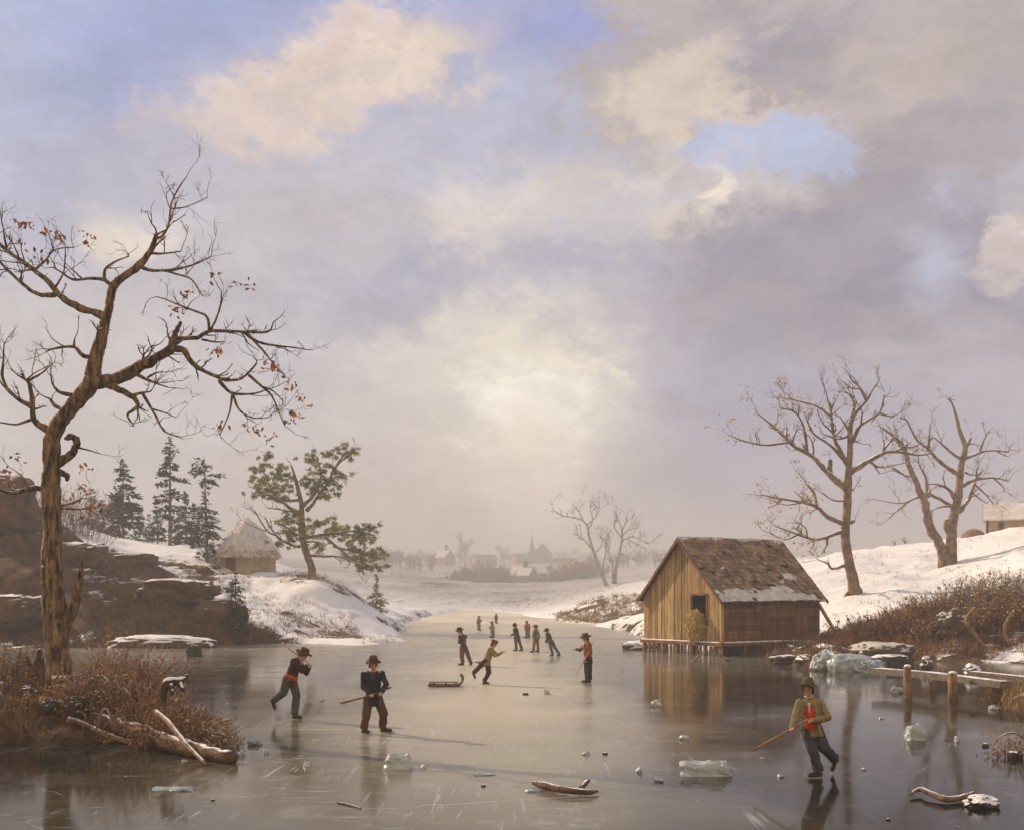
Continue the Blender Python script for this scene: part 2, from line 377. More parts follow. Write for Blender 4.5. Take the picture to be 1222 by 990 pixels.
POND = [(-60,-40),(60,-40),(60,30)] + [tuple(G(*p)[:2]) for p in [(1560,806),(1300,798),(1222,795),(1150,792),(1080,789),(1062,796),(1045,806),(1000,803),(940,797),(905,789),(880,781),(840,776),(800,774),(770,768),(740,752),(700,746),(660,741),(620,734),(590,729),(550,728.5),(520,733),(500,741),(484,750),(492,760),(480,768),(440,771),(400,770),(330,768),(250,772),(180,773),(100,773),(0,774),(-300,778)]] + [(-60,58)]
PEN = [tuple(G(*p)[:2]) for p in [(-400,910),(0,889),(60,892),(110,888),(160,885),(215,892),(258,903),(283,893),(290,882),(262,862),(230,850),(180,840),(120,833),(60,830),(0,828),(-400,832)]]
PEN2 = [tuple(G(*p)[:2]) for p in [(1180,842),(1200,854),(1260,864),(1500,880),(1500,812),(1240,818),(1198,828)]]
cp = np.array([(p/200, math.log(y)*3) for p, y, z in CTRL]); cz = np.array([z for *_, z in CTRL])
def kern(d2): return np.sqrt(d2+.05)
A = kern(((cp[:, None]-cp[None])**2).sum(-1)); n = len(cp)
A2 = np.zeros((n+1, n+1)); A2[:n, :n] = A; A2[:n, n] = 1; A2[n, :n] = 1
wts = np.linalg.solve(A2, np.append(cz, 0))
def poly_sd(x, y, poly):
    d = np.full(x.shape, 1e9); ins = np.zeros(x.shape, bool); m = len(poly)
    for i in range(m):
        ax, ay = poly[i]; bx, by = poly[(i+1) % m]
        ex, ey = bx-ax, by-ay; t = np.clip(((x-ax)*ex+(y-ay)*ey)/(ex*ex+ey*ey+1e-12), 0, 1)
        d = np.minimum(d, np.hypot(x-ax-t*ex, y-ay-t*ey))
        c = ((ay > y) != (by > y))
        with np.errstate(divide='ignore', invalid='ignore'):
            ins ^= c & (x < (bx-ax)*(y-ay)/(by-ay)+ax)
    return np.where(ins, d, -d)
rng = np.random.default_rng(5)
_G = rng.normal(size=(257, 257))
def vnoise(x, y):
    xi = np.floor(x).astype(int); yi = np.floor(y).astype(int); fx = x-xi; fy = y-yi
    fx = fx*fx*(3-2*fx); fy = fy*fy*(3-2*fy)
    g = lambda a, b: _G[a % 257, b % 257]
    return (g(xi, yi)*(1-fx)+g(xi+1, yi)*fx)*(1-fy)+(g(xi, yi+1)*(1-fx)+g(xi+1, yi+1)*fx)*fy
def fbm(x, y, o=4):
    s = 0; a = 1.0
    for i in range(o): s = s+a*vnoise(x*2**i+17*i, y*2**i+31*i); a *= .5
    return s
def sst(a, b, v):
    t = np.clip((v-a)/(b-a), 0, 1); return t*t*(3-2*t)
def field(x, y):
    """height and earth mask"""
    x = np.asarray(x, float); y = np.asarray(y, float)
    Y = np.clip(y, 18, 1250); px = np.clip(CX+x/Y*F, -330, 1560)
    q = np.stack([px/200, np.log(Y)*3], -1)
    z = np.zeros(x.shape)
    for i in range(n): z += wts[i]*kern((q[..., 0]-cp[i, 0])**2+(q[..., 1]-cp[i, 1])**2)
    z += wts[n]
    wob = fbm(x*.35, y*.35, 3)*.35
    dm = -poly_sd(x, y, POND)+wob*np.clip(Y/60, .4, 1.5)
    land = sst(-.2, 1.6, dm)
    tr_ = 1.25; tt = z/tr_+fbm(x*.15, y*.15, 3)*.35; fl = np.floor(tt); terr = (fl+sst(.45, .95, tt-fl))*tr_-fbm(x*.15, y*.15, 3)*.35*tr_
    lm = (1-sst(270, 340, px))*sst(56, 60, Y)*(1-sst(88, 98, Y))
    z = z+(terr-z)*.75*lm+lm*fbm(x*.9+5, y*.9, 5)*.16
    rough = fbm(x*.5, y*.5, 4)*.10+fbm(x*.12, y*.12, 3)*.22*np.clip(z/3, 0, 1)
    z = np.maximum(z, .12)
    zl = (z+rough)*land-(1-land)*.5
    dp = poly_sd(x, y, PEN)+wob*.8; pl = sst(-.15, .9, dp)
    zp = (.34+.22*sst(.5, 3, dp)+fbm(x*1.4, y*1.4, 4)*.09)*pl-(1-pl)*.5
    dp2 = poly_sd(x, y, PEN2)+wob*.6; pl2 = sst(-.1, .7, dp2)
    zp2 = (.28+fbm(x*1.4, y*1.4, 3)*.06)*pl2-(1-pl2)*.5
    h = np.maximum(np.maximum(zl, zp), zp2)
    nb = fbm(x*.22, y*.22, 4); nf = fbm(x*.9, y*.9, 4)
    box = lambda v, a, b, s: sst(a-s, a+s, v)*(1-sst(b-s, b+s, v))
    e = 0*x
    e = np.maximum(e, box(px, -400, 175, 40)*box(Y, 55, 88, 4)*(1.0+.25*nf))
    e = np.maximum(e, box(px, 90, 320, 22)*box(Y, 55, 66.5, 1.6)*(1.05+.2*nf))
    e = np.maximum(e, box(px, 120, 270, 40)*box(Y, 64, 98, 6)*(.52+.5*nb))
    e = np.maximum(e, box(px, 330, 425, 20)*box(Y, 66, 76, 3)*(.5+.5*nf))
    e = np.maximum(e, box(px, 335, 420, 20)*box(Y, 84, 92, 3)*(.5+.5*nf))
    e = np.maximum(e, box(px, 1000, 1700, 25)*box(Y, 44, 57.5, 2.0)*(.9+.3*nf))
    e = np.maximum(e, box(px, 895, 1075, 12)*box(Y, 40, 53.5, 1.5)*(.85+.3*nf))
    e = np.maximum(e, box(px, 645, 800, 20)*box(Y, 100, 133, 5)*(.6+.4*nf))
    e = np.maximum(e, box(px, 560, 720, 40)*box(Y, 470, 545, 30)*(.4+.4*nb))
    e = np.maximum(e, sst(150, 215, Y)*(np.where(px < 690, .62, .52)+.14*fbm(x*.05, y*.02, 4)))
    e = np.maximum(e, .35*sst(.7, 1.6, nb)*sst(.2, .8, nf))
    e = np.maximum(e, np.maximum(pl, 0)*(zp > -.3)*(1.1+.3*nf))
    e = np.maximum(e, pl2*(zp2 > -.3)*(.75+.4*nf))
    return h, np.clip(e, 0, 1.3)
def axis(parts):
    out = []
    for a, b, s in parts: out += list(np.arange(a, b, s))
    return np.array(out)
xs = axis([(-1500, -400, 60), (-400, -120, 12), (-120, -60, 2.5), (-60, -30, .6), (-30, 36, .30), (36, 62, .6), (62, 120, 2.5), (120, 400, 12), (400, 1501, 60)])
ys = axis([(-120, -20, 20), (-20, 18, 3), (18, 34, .3), (34, 44, .6), (44, 100, .4), (100, 160, 1.0), (160, 320, 3), (320, 1500, 14)])
gx, gy = np.meshgrid(xs, ys)
hz, em = field(gx, gy)
nx, ny = len(xs), len(ys)
def tz(x, y):
    i = min(max(int(np.searchsorted(xs, x))-1, 0), nx-2); j = min(max(int(np.searchsorted(ys, y))-1, 0), ny-2)
    u = (x-xs[i])/(xs[i+1]-xs[i]); v = (y-ys[j])/(ys[j+1]-ys[j])
    return float((hz[j, i]*(1-u)+hz[j, i+1]*u)*(1-v)+(hz[j+1, i]*(1-u)+hz[j+1, i+1]*u)*v)
me = bpy.data.meshes.new('ground')
vv = np.stack([gx, gy, hz], -1).reshape(-1, 3)
ii = (np.arange(ny-1)[:, None]*nx+np.arange(nx-1)[None]).reshape(-1)
ff = np.stack([ii, ii+1, ii+nx+1, ii+nx], -1)
me.vertices.add(len(vv)); me.vertices.foreach_set('co', vv.ravel())
me.loops.add(ff.size); me.loops.foreach_set('vertex_index', ff.ravel().astype(np.int32))
me.polygons.add(len(ff)); me.polygons.foreach_set('loop_start', (np.arange(len(ff))*4).astype(np.int32))
me.polygons.foreach_set('use_smooth', np.ones(len(ff), bool))
me.update(); me.validate()
at = me.attributes.new('earth', 'FLOAT', 'POINT'); at.data.foreach_set('value', em.ravel().astype(np.float32))
ground = bpy.data.objects.new('ground', me); C.objects.link(ground)
tag(ground, 'snow covered ground with bare brown earth banks around the pond', 'ground', kind='structure')
def ground_mat():
    m = bpy.data.materials.new('snow_and_earth'); m.use_nodes = True; nt = m.node_tree; N = nt.nodes; L = nt.links; N.clear()
    out = N.new('ShaderNodeOutputMaterial'); pb = N.new('ShaderNodeBsdfPrincipled'); L.new(pb.outputs[0], out.inputs[0])
    pb.inputs['Roughness'].default_value = .9; pb.inputs['Specular IOR Level'].default_value = .15
    geo = N.new('ShaderNodeNewGeometry'); a = N.new('ShaderNodeAttribute'); a.attribute_name = 'earth'
    def nz(s, d=6, r=.65, st=(1, 1, 1)):
        mp = N.new('ShaderNodeMapping'); mp.inputs['Scale'].default_value = st; L.new(geo.outputs['Position'], mp.inputs[0])
        q = N.new('ShaderNodeTexNoise'); q.inputs['Scale'].default_value = s; q.inputs['Detail'].default_value = d; q.inputs['Roughness'].default_value = r; L.new(mp.outputs[0], q.inputs['Vector']); return q.outputs['Fac']
    def mr(v, a0, a1, b0=0, b1=1):
        q = N.new('ShaderNodeMapRange'); L.new(v, q.inputs['Value'])
        for k, x in zip(('From Min', 'From Max', 'To Min', 'To Max'), (a0, a1, b0, b1)): q.inputs[k].default_value = x
        return q.outputs[0]
    def ma(op, a0, b0):
        q = N.new('ShaderNodeMath'); q.operation = op
        for i, x in enumerate((a0, b0)):
            if isinstance(x, (int, float)): q.inputs[i].default_value = x
            else: L.new(x, q.inputs[i])
        return q.outputs[0]
    def mix(a0, b0, f):
        q = N.new('ShaderNodeMix'); q.data_type = 'RGBA'
        for k, x in (('A', a0), ('B', b0)):
            if isinstance(x, tuple): q.inputs[k].default_value = x
            else: L.new(x, q.inputs[k])
        L.new(f, q.inputs['Factor']); return q.outputs['Result']
    sx = N.new('ShaderNodeSeparateXYZ'); L.new(geo.outputs['Normal'], sx.inputs[0])
    steep = mr(sx.outputs['Z'], .70, .90, .55, 0)
    brk = mr(nz(1.3), .3, .7, -.42, .42); brk2 = mr(nz(7), .3, .7, -.2, .2)
    flat = mr(sx.outputs['Z'], .93, .99, 0, -.30)
    e = ma('ADD', ma('ADD', ma('ADD', a.outputs['Fac'], flat), steep), ma('ADD', brk, brk2))
    fac = mr(e, .5, .68)
    earth = mix((.150, .078, .035, 1), (.034, .020, .012, 1), mr(nz(1.6), .35, .65))
    earth = mix(earth, (.28, .17, .075, 1), mr(nz(9, 4), .55, .8, 0, .7))
    snow = mix((.80, .79, .79, 1), (.66, .66, .70, 1), mr(nz(.6, 4), .45, .75, 0, .7))
    snow = mix(snow, (.36, .25, .14, 1), mr(nz(2.6, 10, .80), .57, .70, 0, .65))
    sy = N.new('ShaderNodeSeparateXYZ'); L.new(geo.outputs['Position'], sy.inputs[0])
    # distant fields: shade on the far snow, painted into its colour
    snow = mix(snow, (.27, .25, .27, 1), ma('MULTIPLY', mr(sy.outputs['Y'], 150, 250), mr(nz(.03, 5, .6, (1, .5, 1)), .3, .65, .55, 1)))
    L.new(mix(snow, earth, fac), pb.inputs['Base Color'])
    bp = N.new('ShaderNodeBump'); bp.inputs['Strength'].default_value = .75; bp.inputs['Distance'].default_value = .22
    L.new(ma('ADD', ma('MULTIPLY', nz(2.4, 7), .7), ma('MULTIPLY', ma('MULTIPLY', nz(9, 6, .75), fac), .8)), bp.inputs['Height']); L.new(bp.outputs[0], pb.inputs['Normal'])
    return m
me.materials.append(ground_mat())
# ---------------------------------------------------------------- ice
def ice_mat():
    m = bpy.data.materials.new('pond_ice'); m.use_nodes = True; nt = m.node_tree; N = nt.nodes; L = nt.links; N.clear()
    out = N.new('ShaderNodeOutputMaterial'); pb = N.new('ShaderNodeBsdfPrincipled'); L.new(pb.outputs[0], out.inputs[0])
    pb.inputs['IOR'].default_value = 1.31; pb.inputs['Specular IOR Level'].default_value = .19
    geo = N.new('ShaderNodeNewGeometry')
    def nz(s, d=5, r=.6, st=(1, 1, 1), rot=0, dist=0):
        mp = N.new('ShaderNodeMapping'); mp.inputs['Scale'].default_value = st; mp.inputs['Rotation'].default_value = (0, 0, R(rot)); L.new(geo.outputs['Position'], mp.inputs[0])
        q = N.new('ShaderNodeTexNoise'); q.inputs['Scale'].default_value = s; q.inputs['Detail'].default_value = d; q.inputs['Roughness'].default_value = r; q.inputs['Distortion'].default_value = dist; L.new(mp.outputs[0], q.inputs['Vector']); return q.outputs['Fac']
    def mr(v, a0, a1, b0=0, b1=1):
        q = N.new('ShaderNodeMapRange'); L.new(v, q.inputs['Value'])
        for k, x in zip(('From Min', 'From Max', 'To Min', 'To Max'), (a0, a1, b0, b1)): q.inputs[k].default_value = x
        return q.outputs[0]
    def mix(a0, b0, f):
        q = N.new('ShaderNodeMix'); q.data_type = 'RGBA'
        for k, x in (('A', a0), ('B', b0)):
            if isinstance(x, tuple): q.inputs[k].default_value = x
            else: L.new(x, q.inputs[k])
        L.new(f, q.inputs['Factor']); return q.outputs['Result']
    def ma(op, a0, b0):
        q = N.new('ShaderNodeMath'); q.operation = op
        for i, x in enumerate((a0, b0)):
            if isinstance(x, (int, float)): q.inputs[i].default_value = x
            else: L.new(x, q.inputs[i])
        return q.outputs[0]
    base = mix((.098, .082, .048, 1), (.050, .042, .027, 1), mr(nz(.22, 6), .35, .65))
    # dark bank reflections painted into the ice colour along both sides
    sx0 = N.new('ShaderNodeSeparateXYZ'); L.new(geo.outputs['Position'], sx0.inputs[0])
    wob_ = ma('MULTIPLY', ma('SUBTRACT', nz(.16, 5), .5), 7.0)
    rt = mr(ma('ADD', sx0.outputs['X'], wob_), 1.0, 4.4); lf = mr(ma('ADD', sx0.outputs['X'], wob_), -3.5, -7.5)
    nearm = mr(ma('ADD', sx0.outputs['Y'], wob_), 38, 62, 1, 0)
    painted_dark = ma('MULTIPLY', ma('MAXIMUM', rt, lf), nearm)
    base = mix(base, (.013, .011, .009, 1), painted_dark)
    # wind-blown snow film thickens towards the far shore
    sx = N.new('ShaderNodeSeparateXYZ'); L.new(geo.outputs['Position'], sx.inputs[0])
    film = ma('MULTIPLY', mr(sx.outputs['Y'], 38, 120), mr(nz(.12, 6, .6, (1, .35, 1)), .3, .6, .5, 1))
    light_path = ma('MULTIPLY', mr(ma('ABSOLUTE', ma('ADD', ma('ADD', sx0.outputs['X'], wob_), .6), 0), 1.0, 4.6, .60, 0), mr(sx0.outputs['Y'], 13, 28))  # bright light path down the pond, painted in as pale colour
    film = ma('MAXIMUM', film, light_path)  # snow film and painted light path merged
    film = ma('MAXIMUM', film, ma('MULTIPLY', mr(nz(.10, 8, .66, (.6, 1.5, 1), 12), .56, .70, 0, .28), mr(painted_dark, 0, 1, 1, .25)))
    col = mix(base, (.68, .61, .48, 1), film)
    # skate scratches and hairline cracks
    v = N.new('ShaderNodeTexVoronoi'); v.feature = 'DISTANCE_TO_EDGE'; v.inputs['Scale'].default_value = .17
    mp = N.new('ShaderNodeMapping'); mp.inputs['Scale'].default_value = (.7, 1.6, 1); mp.inputs['Rotation'].default_value = (0, 0, R(20)); L.new(geo.outputs['Position'], mp.inputs[0])
    wv = N.new('ShaderNodeVectorMath'); wv.operation = 'ADD'; nn = N.new('ShaderNodeTexNoise'); nn.inputs['Scale'].default_value = .6; nn.inputs['Detail'].default_value = 4; L.new(geo.outputs['Position'], nn.inputs['Vector'])
    L.new(mp.outputs[0], wv.inputs[0]); L.new(nn.outputs['Color'], wv.inputs[1]); L.new(wv.outputs[0], v.inputs['Vector'])
    crack = ma('MULTIPLY', mr(v.outputs['Distance'], 0, .0035, 1, 0), mr(nz(.3, 3), .45, .58, 0, .8))
    scr = ma('MULTIPLY', mr(nz(5, 2, .5, (.05, 1.2, 1), 14), .62, .74, 0, .55), mr(nz(.35, 3), .45, .6))
    scr2 = ma('MULTIPLY', mr(nz(6, 2, .5, (1.2, .06, 1), -25), .63, .74, 0, .5), mr(nz(.3, 4), .42, .6))
    scr3 = ma('MULTIPLY', mr(nz(13, 2, .5, (.10, 1.0, 1), 38), .60, .72, 0, .45), mr(nz(.5, 4), .45, .62))
    scr4 = ma('MULTIPLY', mr(nz(11, 2, .5, (1.0, .09, 1), -8), .60, .72, 0, .45), mr(nz(.45, 4), .48, .64))
    mk = ma('MINIMUM', ma('ADD', ma('ADD', ma('ADD', crack, scr), scr2), ma('ADD', scr3, scr4)), 1.0)
    mk = ma('MULTIPLY', mk, mr(painted_dark, 0, 1, 1, .38))
    col = mix(col, (.55, .60, .62, 1), mk)
    frost = ma('MULTIPLY', mr(nz(.55, 10, .74), .55, .72, 0, .40), mr(painted_dark, 0, 1, 1, .3))
    col = mix(col, (.42, .41, .38, 1), frost)
    L.new(col, pb.inputs['Base Color'])
    spk = mr(nz(26, 3, .7), .66, .74, 0, .30)
    col = mix(col, (.5, .49, .45, 1), ma('MULTIPLY', spk, mr(nz(.4, 5), .40, .62)))
    rr = ma('ADD', mr(nz(.5, 6), .3, .7, .04, .14), ma('ADD', ma('MULTIPLY', mk, .3), ma('MULTIPLY', film, .5)))
    L.new(rr, pb.inputs['Roughness'])
    bp = N.new('ShaderNodeBump'); bp.inputs['Strength'].default_value = .05; bp.inputs['Distance'].default_value = .012
    L.new(ma('ADD', nz(1.1, 3), ma('MULTIPLY', mk, -.5)), bp.inputs['Height']); L.new(bp.outputs[0], pb.inputs['Normal'])
    return m
b = MB(); b.quad((-140, -60, 0), (140, -60, 0), (140, 260, 0), (-140, 260, 0))
ice = b.build('ice', ice_mat(), smooth=False)
tag(ice, 'glossy grey brown pond ice with skate scratches', 'ice', kind='structure')
# ---------------------------------------------------------------- haze
b = MB(); b.box((-1495, -115, -6), (2990, 0, 0), (0, 1600, 0), (0, 0, 66))
hm = bpy.data.materials.new('haze'); hm.use_nodes = True; N = hm.node_tree.nodes; N.clear()
o_ = N.new('ShaderNodeOutputMaterial'); pv = N.new('ShaderNodeVolumePrincipled'); hm.node_tree.links.new(pv.outputs[0], o_.inputs['Volume'])
pv.inputs['Color'].default_value = (.90, .90, .95, 1); pv.inputs['Density'].default_value = .0017; pv.inputs['Anisotropy'].default_value = .0
haze = b.build('haze', hm, smooth=False)
tag(haze, 'pale winter haze in the air over the pond and village', 'haze', kind='stuff')
# ---------------------------------------------------------------- bare trees traced limb by limb
def seat(px, py, Y, lo=.85, hi=1.18):
    best = None
    for i in range(90):
        y = Y*(lo+(hi-lo)*i/89); e = abs(HZ-(tz(X(px, y), y)-H)/y*F-py)+abs(y-Y)*.02
        if best is None or e < best[0]: best = (e, y)
    return best[1]
class Tree:
    def __init__(s, name, label, px, py, Y, seed, trunkmat, twigmat, group=None, twig_len=.7, twig_n=1.0, spread=.45, sink=.15, fat=1.0):
        s.fat = fat; s.rng = random.Random(seed); s.Y = Y; s.k = Y/F
        z = tz(X(px, Y), Y)
        s.root = thing(name, label, 'tree', (X(px, Y), Y, z), group=group)
        s.tr = MB(); s.tw = MB(); s.tm = trunkmat; s.wm = twigmat
        s.tl = twig_len; s.tn = twig_n; s.sp = spread; s.sink = sink; s.tips = []
        s.dep = {}
    def depth_at(s, p):
        """depth offset of the nearest existing limb point"""
        best = None
        for q, dy in s.dep.values():
            d = (q[0]-p[0])**2+(q[1]-p[1])**2
            if best is None or d < best[0]: best = (d, dy)
        return best[1] if best else 0.0
    def limb(s, pts, r, seg=9, twigs=1.0, slope=None, n=4, trunk=False, rough=.12, stub=False):
        rg = s.rng
        d0 = 0.0 if trunk else s.depth_at(pts[0])
        sl = 0.0 if trunk else (rg.uniform(-s.sp, s.sp) if slope is None else slope)
        L = 0; P3 = []
        for i, p in enumerate(pts):
            if i: L += math.hypot(p[0]-pts[i-1][0], p[1]-pts[i-1][1])*s.k
            P3.append(P(p[0], p[1], s.Y+d0+sl*L))
        if isinstance(r, (tuple, list)) and len(r) == len(pts): rr = list(r)
        else:
            m = len(pts)-1; rr = [r[0]+(r[1]-r[0])*(i/m)**.8 for i in range(m+1)]
        C3 = cr(P3, n); CRr = cr([float(q) for q in rr], n)
        out = []; rad = []
        for i, (q, w) in enumerate(zip(C3, CRr)):
            w = max(w, .35)*s.k
            j = Vector((rg.uniform(-1, 1), rg.uniform(-1, 1), rg.uniform(-1, 1)))*w*((.06 if trunk else .2) if 0 < i < len(C3)-1 else 0)
            out.append(q+j); rad.append(w*(rg.uniform(.97, 1.04) if trunk else rg.uniform(.9, 1.1))*(s.fat if trunk else min(1.0, s.fat*1.18)))
        for i, q in enumerate(out):
            pxq = CX+q.x/q.y*F; pyq = HZ-(q.z-H)/q.y*F
            s.dep[len(s.dep)] = ((pxq, pyq), q.y-s.Y)
        s.tr.tube(out, rad, seg, rough=rough, rs=1.6)
        if stub: return
        s.tips.append(out[-1])
        # twigs along the outer two thirds
        tot = sum((out[i+1]-out[i]).length for i in range(len(out)-1))
        cnt = int(tot*2.3*twigs*s.tn)
        for _ in range(cnt):
            t = rg.uniform(.25, 1.0)**.8; i = min(int(t*(len(out)-1)), len(out)-2)
            a = out[i].lerp(out[i+1], rg.random()); tan = (out[i+1]-out[i]).normalized()
            if rad[i] > .16: continue
            s.twig(a, tan, s.tl*rg.uniform(.4, 1.1)*(1.15-.4*t), min(rad[i]*.55, .02+.006*s.k*100), 2)
        if twigs: s.twig(out[-1], (out[-1]-out[-2]).normalized(), s.tl*.9, min(rad[-1]*.8, .02), 2)
    def twig(s, a, tan, length, r, depth):
        rg = s.rng
        rv = Vector((rg.gauss(0, 1), rg.gauss(0, 1), rg.gauss(0, 1)))
        d = (tan*.8+rv.normalized()*.8+Vector((0, 0, .18))).normalized()
        pts = [a]; q = a.copy(); nseg = 4
        for i in range(nseg):
            d = (d+Vector((rg.gauss(0, .22), rg.gauss(0, .22), rg.gauss(0, .22)+.04))).normalized()
            q = q+d*length/nseg; pts.append(q.copy())
        r = max(r, .0042*s.Y/25)
        s.tw.tube(pts, [r, r*.85, r*.7, r*.55, r*.35], 4)
        s.tips.append(pts[-1])
        if depth > 0:
            for _ in range(rg.randint(1, 3)):
                i = rg.randint(1, 4)
                s.twig(pts[i], (pts[i]-pts[i-1]).normalized(), length*rg.uniform(.4, .75), r*.6, depth-1)
    def finish(s, leaves=None, leafmat=None, lsize=.1, per=7, lrad=.35):
        s.tr.build('trunk', s.tm, s.root)
        s.tw.build('twigs', s.wm, s.root)
        if leaves:
            m = MB(); rg = s.rng
            for c in leaves:
                for _ in range(rg.randint(max(2, per-4), per+3)):
                    leaf(m, c+Vector((rg.gauss(0, lrad), rg.gauss(0, lrad), rg.gauss(0, lrad*.7))), lsize*rg.uniform(.6, 1.3), rg)
            m.build('leaves', leafmat, s.root, smooth=False)
        return s.root
def leaf(m, c, sz, rg):
    a = Vector((rg.gauss(0, 1), rg.gauss(0, 1), rg.gauss(0, 1))).normalized(); b_ = a.orthogonal().normalized(); n_ = a.cross(b_)
    p = [c-a*sz, c-a*sz*.3+b_*sz*.5+n_*sz*.15, c+a*sz*.5+b_*sz*.38, c+a*sz, c+a*sz*.5-b_*sz*.38+n_*sz*.2, c-a*sz*.3-b_*sz*.5]
    m.add(p, [(0, 1, 2, 3), (0, 3, 4, 5)])

# ---- the great bare tree on the near left bank
YT = 25.5
t = Tree('bare_oak_tree', 'tall gnarled leafless oak leaning over the near bank with a few rusty leaves', 75, 845, YT, 3, M['bark'], M['twig'], twig_len=.62, twig_n=1.35, spread=.5, fat=.82)
t.limb([(88,872),(76,842),(70,800),(66,740),(62,690),(62,640),(61,590),(62,545),(66,514),(86,485),(108,458),(114,429),(123,396),(129,370),(134,344),(147,331),(167,316),(180,298),(187,279)],
       [31,25,19,16,15,13.2,12.6,12,11.5,11,11,9,8,7,6.5,5.5,5,4.5,2.6], seg=34, trunk=True, n=12, rough=.24, twigs=.15)
for a, b_, c_ in [((96,845),(128,868),7), ((60,845),(30,862),7), ((88,850),(104,884),8), ((70,852),(62,884),8), ((100,838),(140,852),5), ((52,845),(16,850),5)]:
    t.limb([a, ((a[0]+b_[0])/2, (a[1]+b_[1])/2-3), b_], [c_*1.6, c_, c_*.35], slope=U(-.2, .2), twigs=0, rough=.2)
LB = [
 ([(186,284),(193,282),(201,269),(204.6,243),(213,225),(222.6,211)], (2.2,.6)), ([(204,249),(222,247),(247,236)], (1,.5)),
 ([(177,301),(193,303),(216,300)], (2.2,.7)), ([(168,318),(183,323),(222,319),(252,306)], (2.6,.7)), ([(193,322),(210,327),(229,334),(242,354)], (1.7,.6)),
 ([(134,341),(125,333),(126,321),(138,312),(154,306)], (3,.7)), ([(126,334),(108,332),(88,334),(72,324),(62,319)], (2.4,.8)), ([(98,333),(92,327),(85,321)], (1.4,.7)),
 ([(127,379),(110,372),(95,367),(72,354),(59,337),(39,321),(10,300),(-6,285),(-14,262)], (6,1.4)), ([(66,352),(50,352),(36,346),(16,329),(0,312),(-12,290)], (3.4,1.2)),
 ([(64,346),(72,333),(77,321),(78,293)], (1.8,.6)), ([(43,321),(55,310),(66,298),(88,295)], (1.8,.6)), ([(64,299),(60,285),(56,275)], (1.0,.5)), ([(30,315),(26,300),(24,285)], (1,.5)), ([(8,299),(5,280),(0,252)], (1.6,.6)),
 ([(112,426),(98,424),(88,414),(64,416),(55,420)], (3.4,.8)), ([(88,414),(89,404)], (1.6,.8)),
 ([(90,472),(70,467),(62,457)], (3,1.2)), ([(80,490),(66,484),(60,476)], (3,1.6)),
 ([(106,460),(137,452),(170,436),(200,419),(206,412)], (9,5)), ([(205,414),(210,405),(235,403),(252,395),(288,396),(319,396),(326,385)], (4,.9)),
 ([(291,396),(308,408),(334,413),(352,415),(370,418)], (2.2,.6)), ([(301,404),(317,422),(328,436),(340,449)], (1.7,.6)),
 ([(206,416),(219,418),(228,432),(242,442),(265,452),(288,452),(306,434)], (4.4,1.1)), ([(262,454),(275,468),(301,470),(318,465)], (2.4,.8)),
 ([(278,470),(285,488),(300,498),(320,498)], (1.8,.6)), ([(277,470),(274,492),(262,519)], (1.6,.6)), ([(297,448),(311,460),(324,472),(333,492),(340,508)], (1.8,.6)), ([(310,460),(325,466),(338,478)], (1.2,.5)),
 ([(250,395),(247,378),(232,371),(216,365),(200,358),(187,354)], (1.8,.6)), ([(252,393),(260,375),(264,360),(264,347)], (1.6,.6)), ([(241,405),(255,408),(268,408)], (1.6,.6)),
 ([(128,458),(147,467),(160,475),(164,485),(152,495),(160,508)], (5,.9)), ([(157,472),(168,469),(180,467)], (2.4,.9)), ([(170,469),(183,491),(196,514),(216,521)], (2.2,.6)), ([(183,488),(196,492),(210,498)], (1.3,.5)),
 ([(160,445),(180,455),(200,462)], (2.6,.8)), ([(176,451),(186,445),(198,444)], (1.6,.6)),
 ([(60,516),(48,507),(39,498),(38,472),(33,452)], (5.5,2)), ([(39,485),(16,472),(3,452),(4,430),(5,410)], (3,.8)), ([(34,455),(22,448),(13,440)], (1.6,.7)), ([(34,454),(49,446),(62,434)], (1.8,.7)), ([(40,499),(20,506),(-4,503)], (2,.8)),
 ([(52,582),(33,583),(15,588),(-8,580)], (4,1.6)), ([(32,583),(28,570),(18,561)], (1.6,.6)), ([(66,605),(85,600),(97,594)], (2,.6)), ([(68,606),(95,607),(118,605)], (1.8,.6)),
]
for p_, r_ in LB: t.limb(p_, r_)
t.limb([(70,552),(84,543),(91,532),(91,524),(84,520),(78,524)], [5.5,5,4.6,4.4,3.8,2.4], slope=-.3, stub=True)
t.limb([(90,533),(103,536),(120,541)], (1.7,.6), slope=-.2)
t.limb([(205,414),(206,404),(211,394),(216,384)], [4.4,3.6,3,1.8], stub=True)
t.limb([(70,562),(80,567),(79,573)], [4,3.4,2], slope=-.5, stub=True)
t.limb([(76,752),(84,735),(91,708),(96,688),(99,664)], [6.5,6.5,5.5,4.2,.6], slope=-.25, stub=True, rough=.35)
LV = [(22,270),(36,267),(60,275),(72,282),(104,283),(110,290),(46,300),(30,296),(52,312),(78,288),(262,330),(284,342),(297,341),(222,351),(208,362),(214,372),(256,418),(262,417),(348,466),(356,474),(366,480),(350,494),(344,503),(264,507),(294,508),(306,516),(320,522),(330,440),(318,436),(8,560),(14,575),(20,548),(103,560),(104,582),(96,597),(108,605),(118,602),(100,618)]
lv = []
for (a, c_) in LV:
    # hang each spray on the nearest twig end
    q = min(t.tips, key=lambda v: (CX+v.x/v.y*F-a)**2+(HZ-(v.z-H)/v.y*F-c_)**2)
    pxq, pyq = CX+q.x/q.y*F, HZ-(q.z-H)/q.y*F
    if math.hypot(pxq-a, pyq-c_) > 6:
        e_ = P(a, c_, q.y+U(-.2, .2)); t.tw.tube([q, q.lerp(e_, .5)+Vector((U(-.06, .06), U(-.06, .06), U(-.05, .1))), e_], [.007, .006, .004], 4); q = e_
    lv.append(q)
oak = t.finish(lv, M['leaf_dry'], .055, 9, .085)

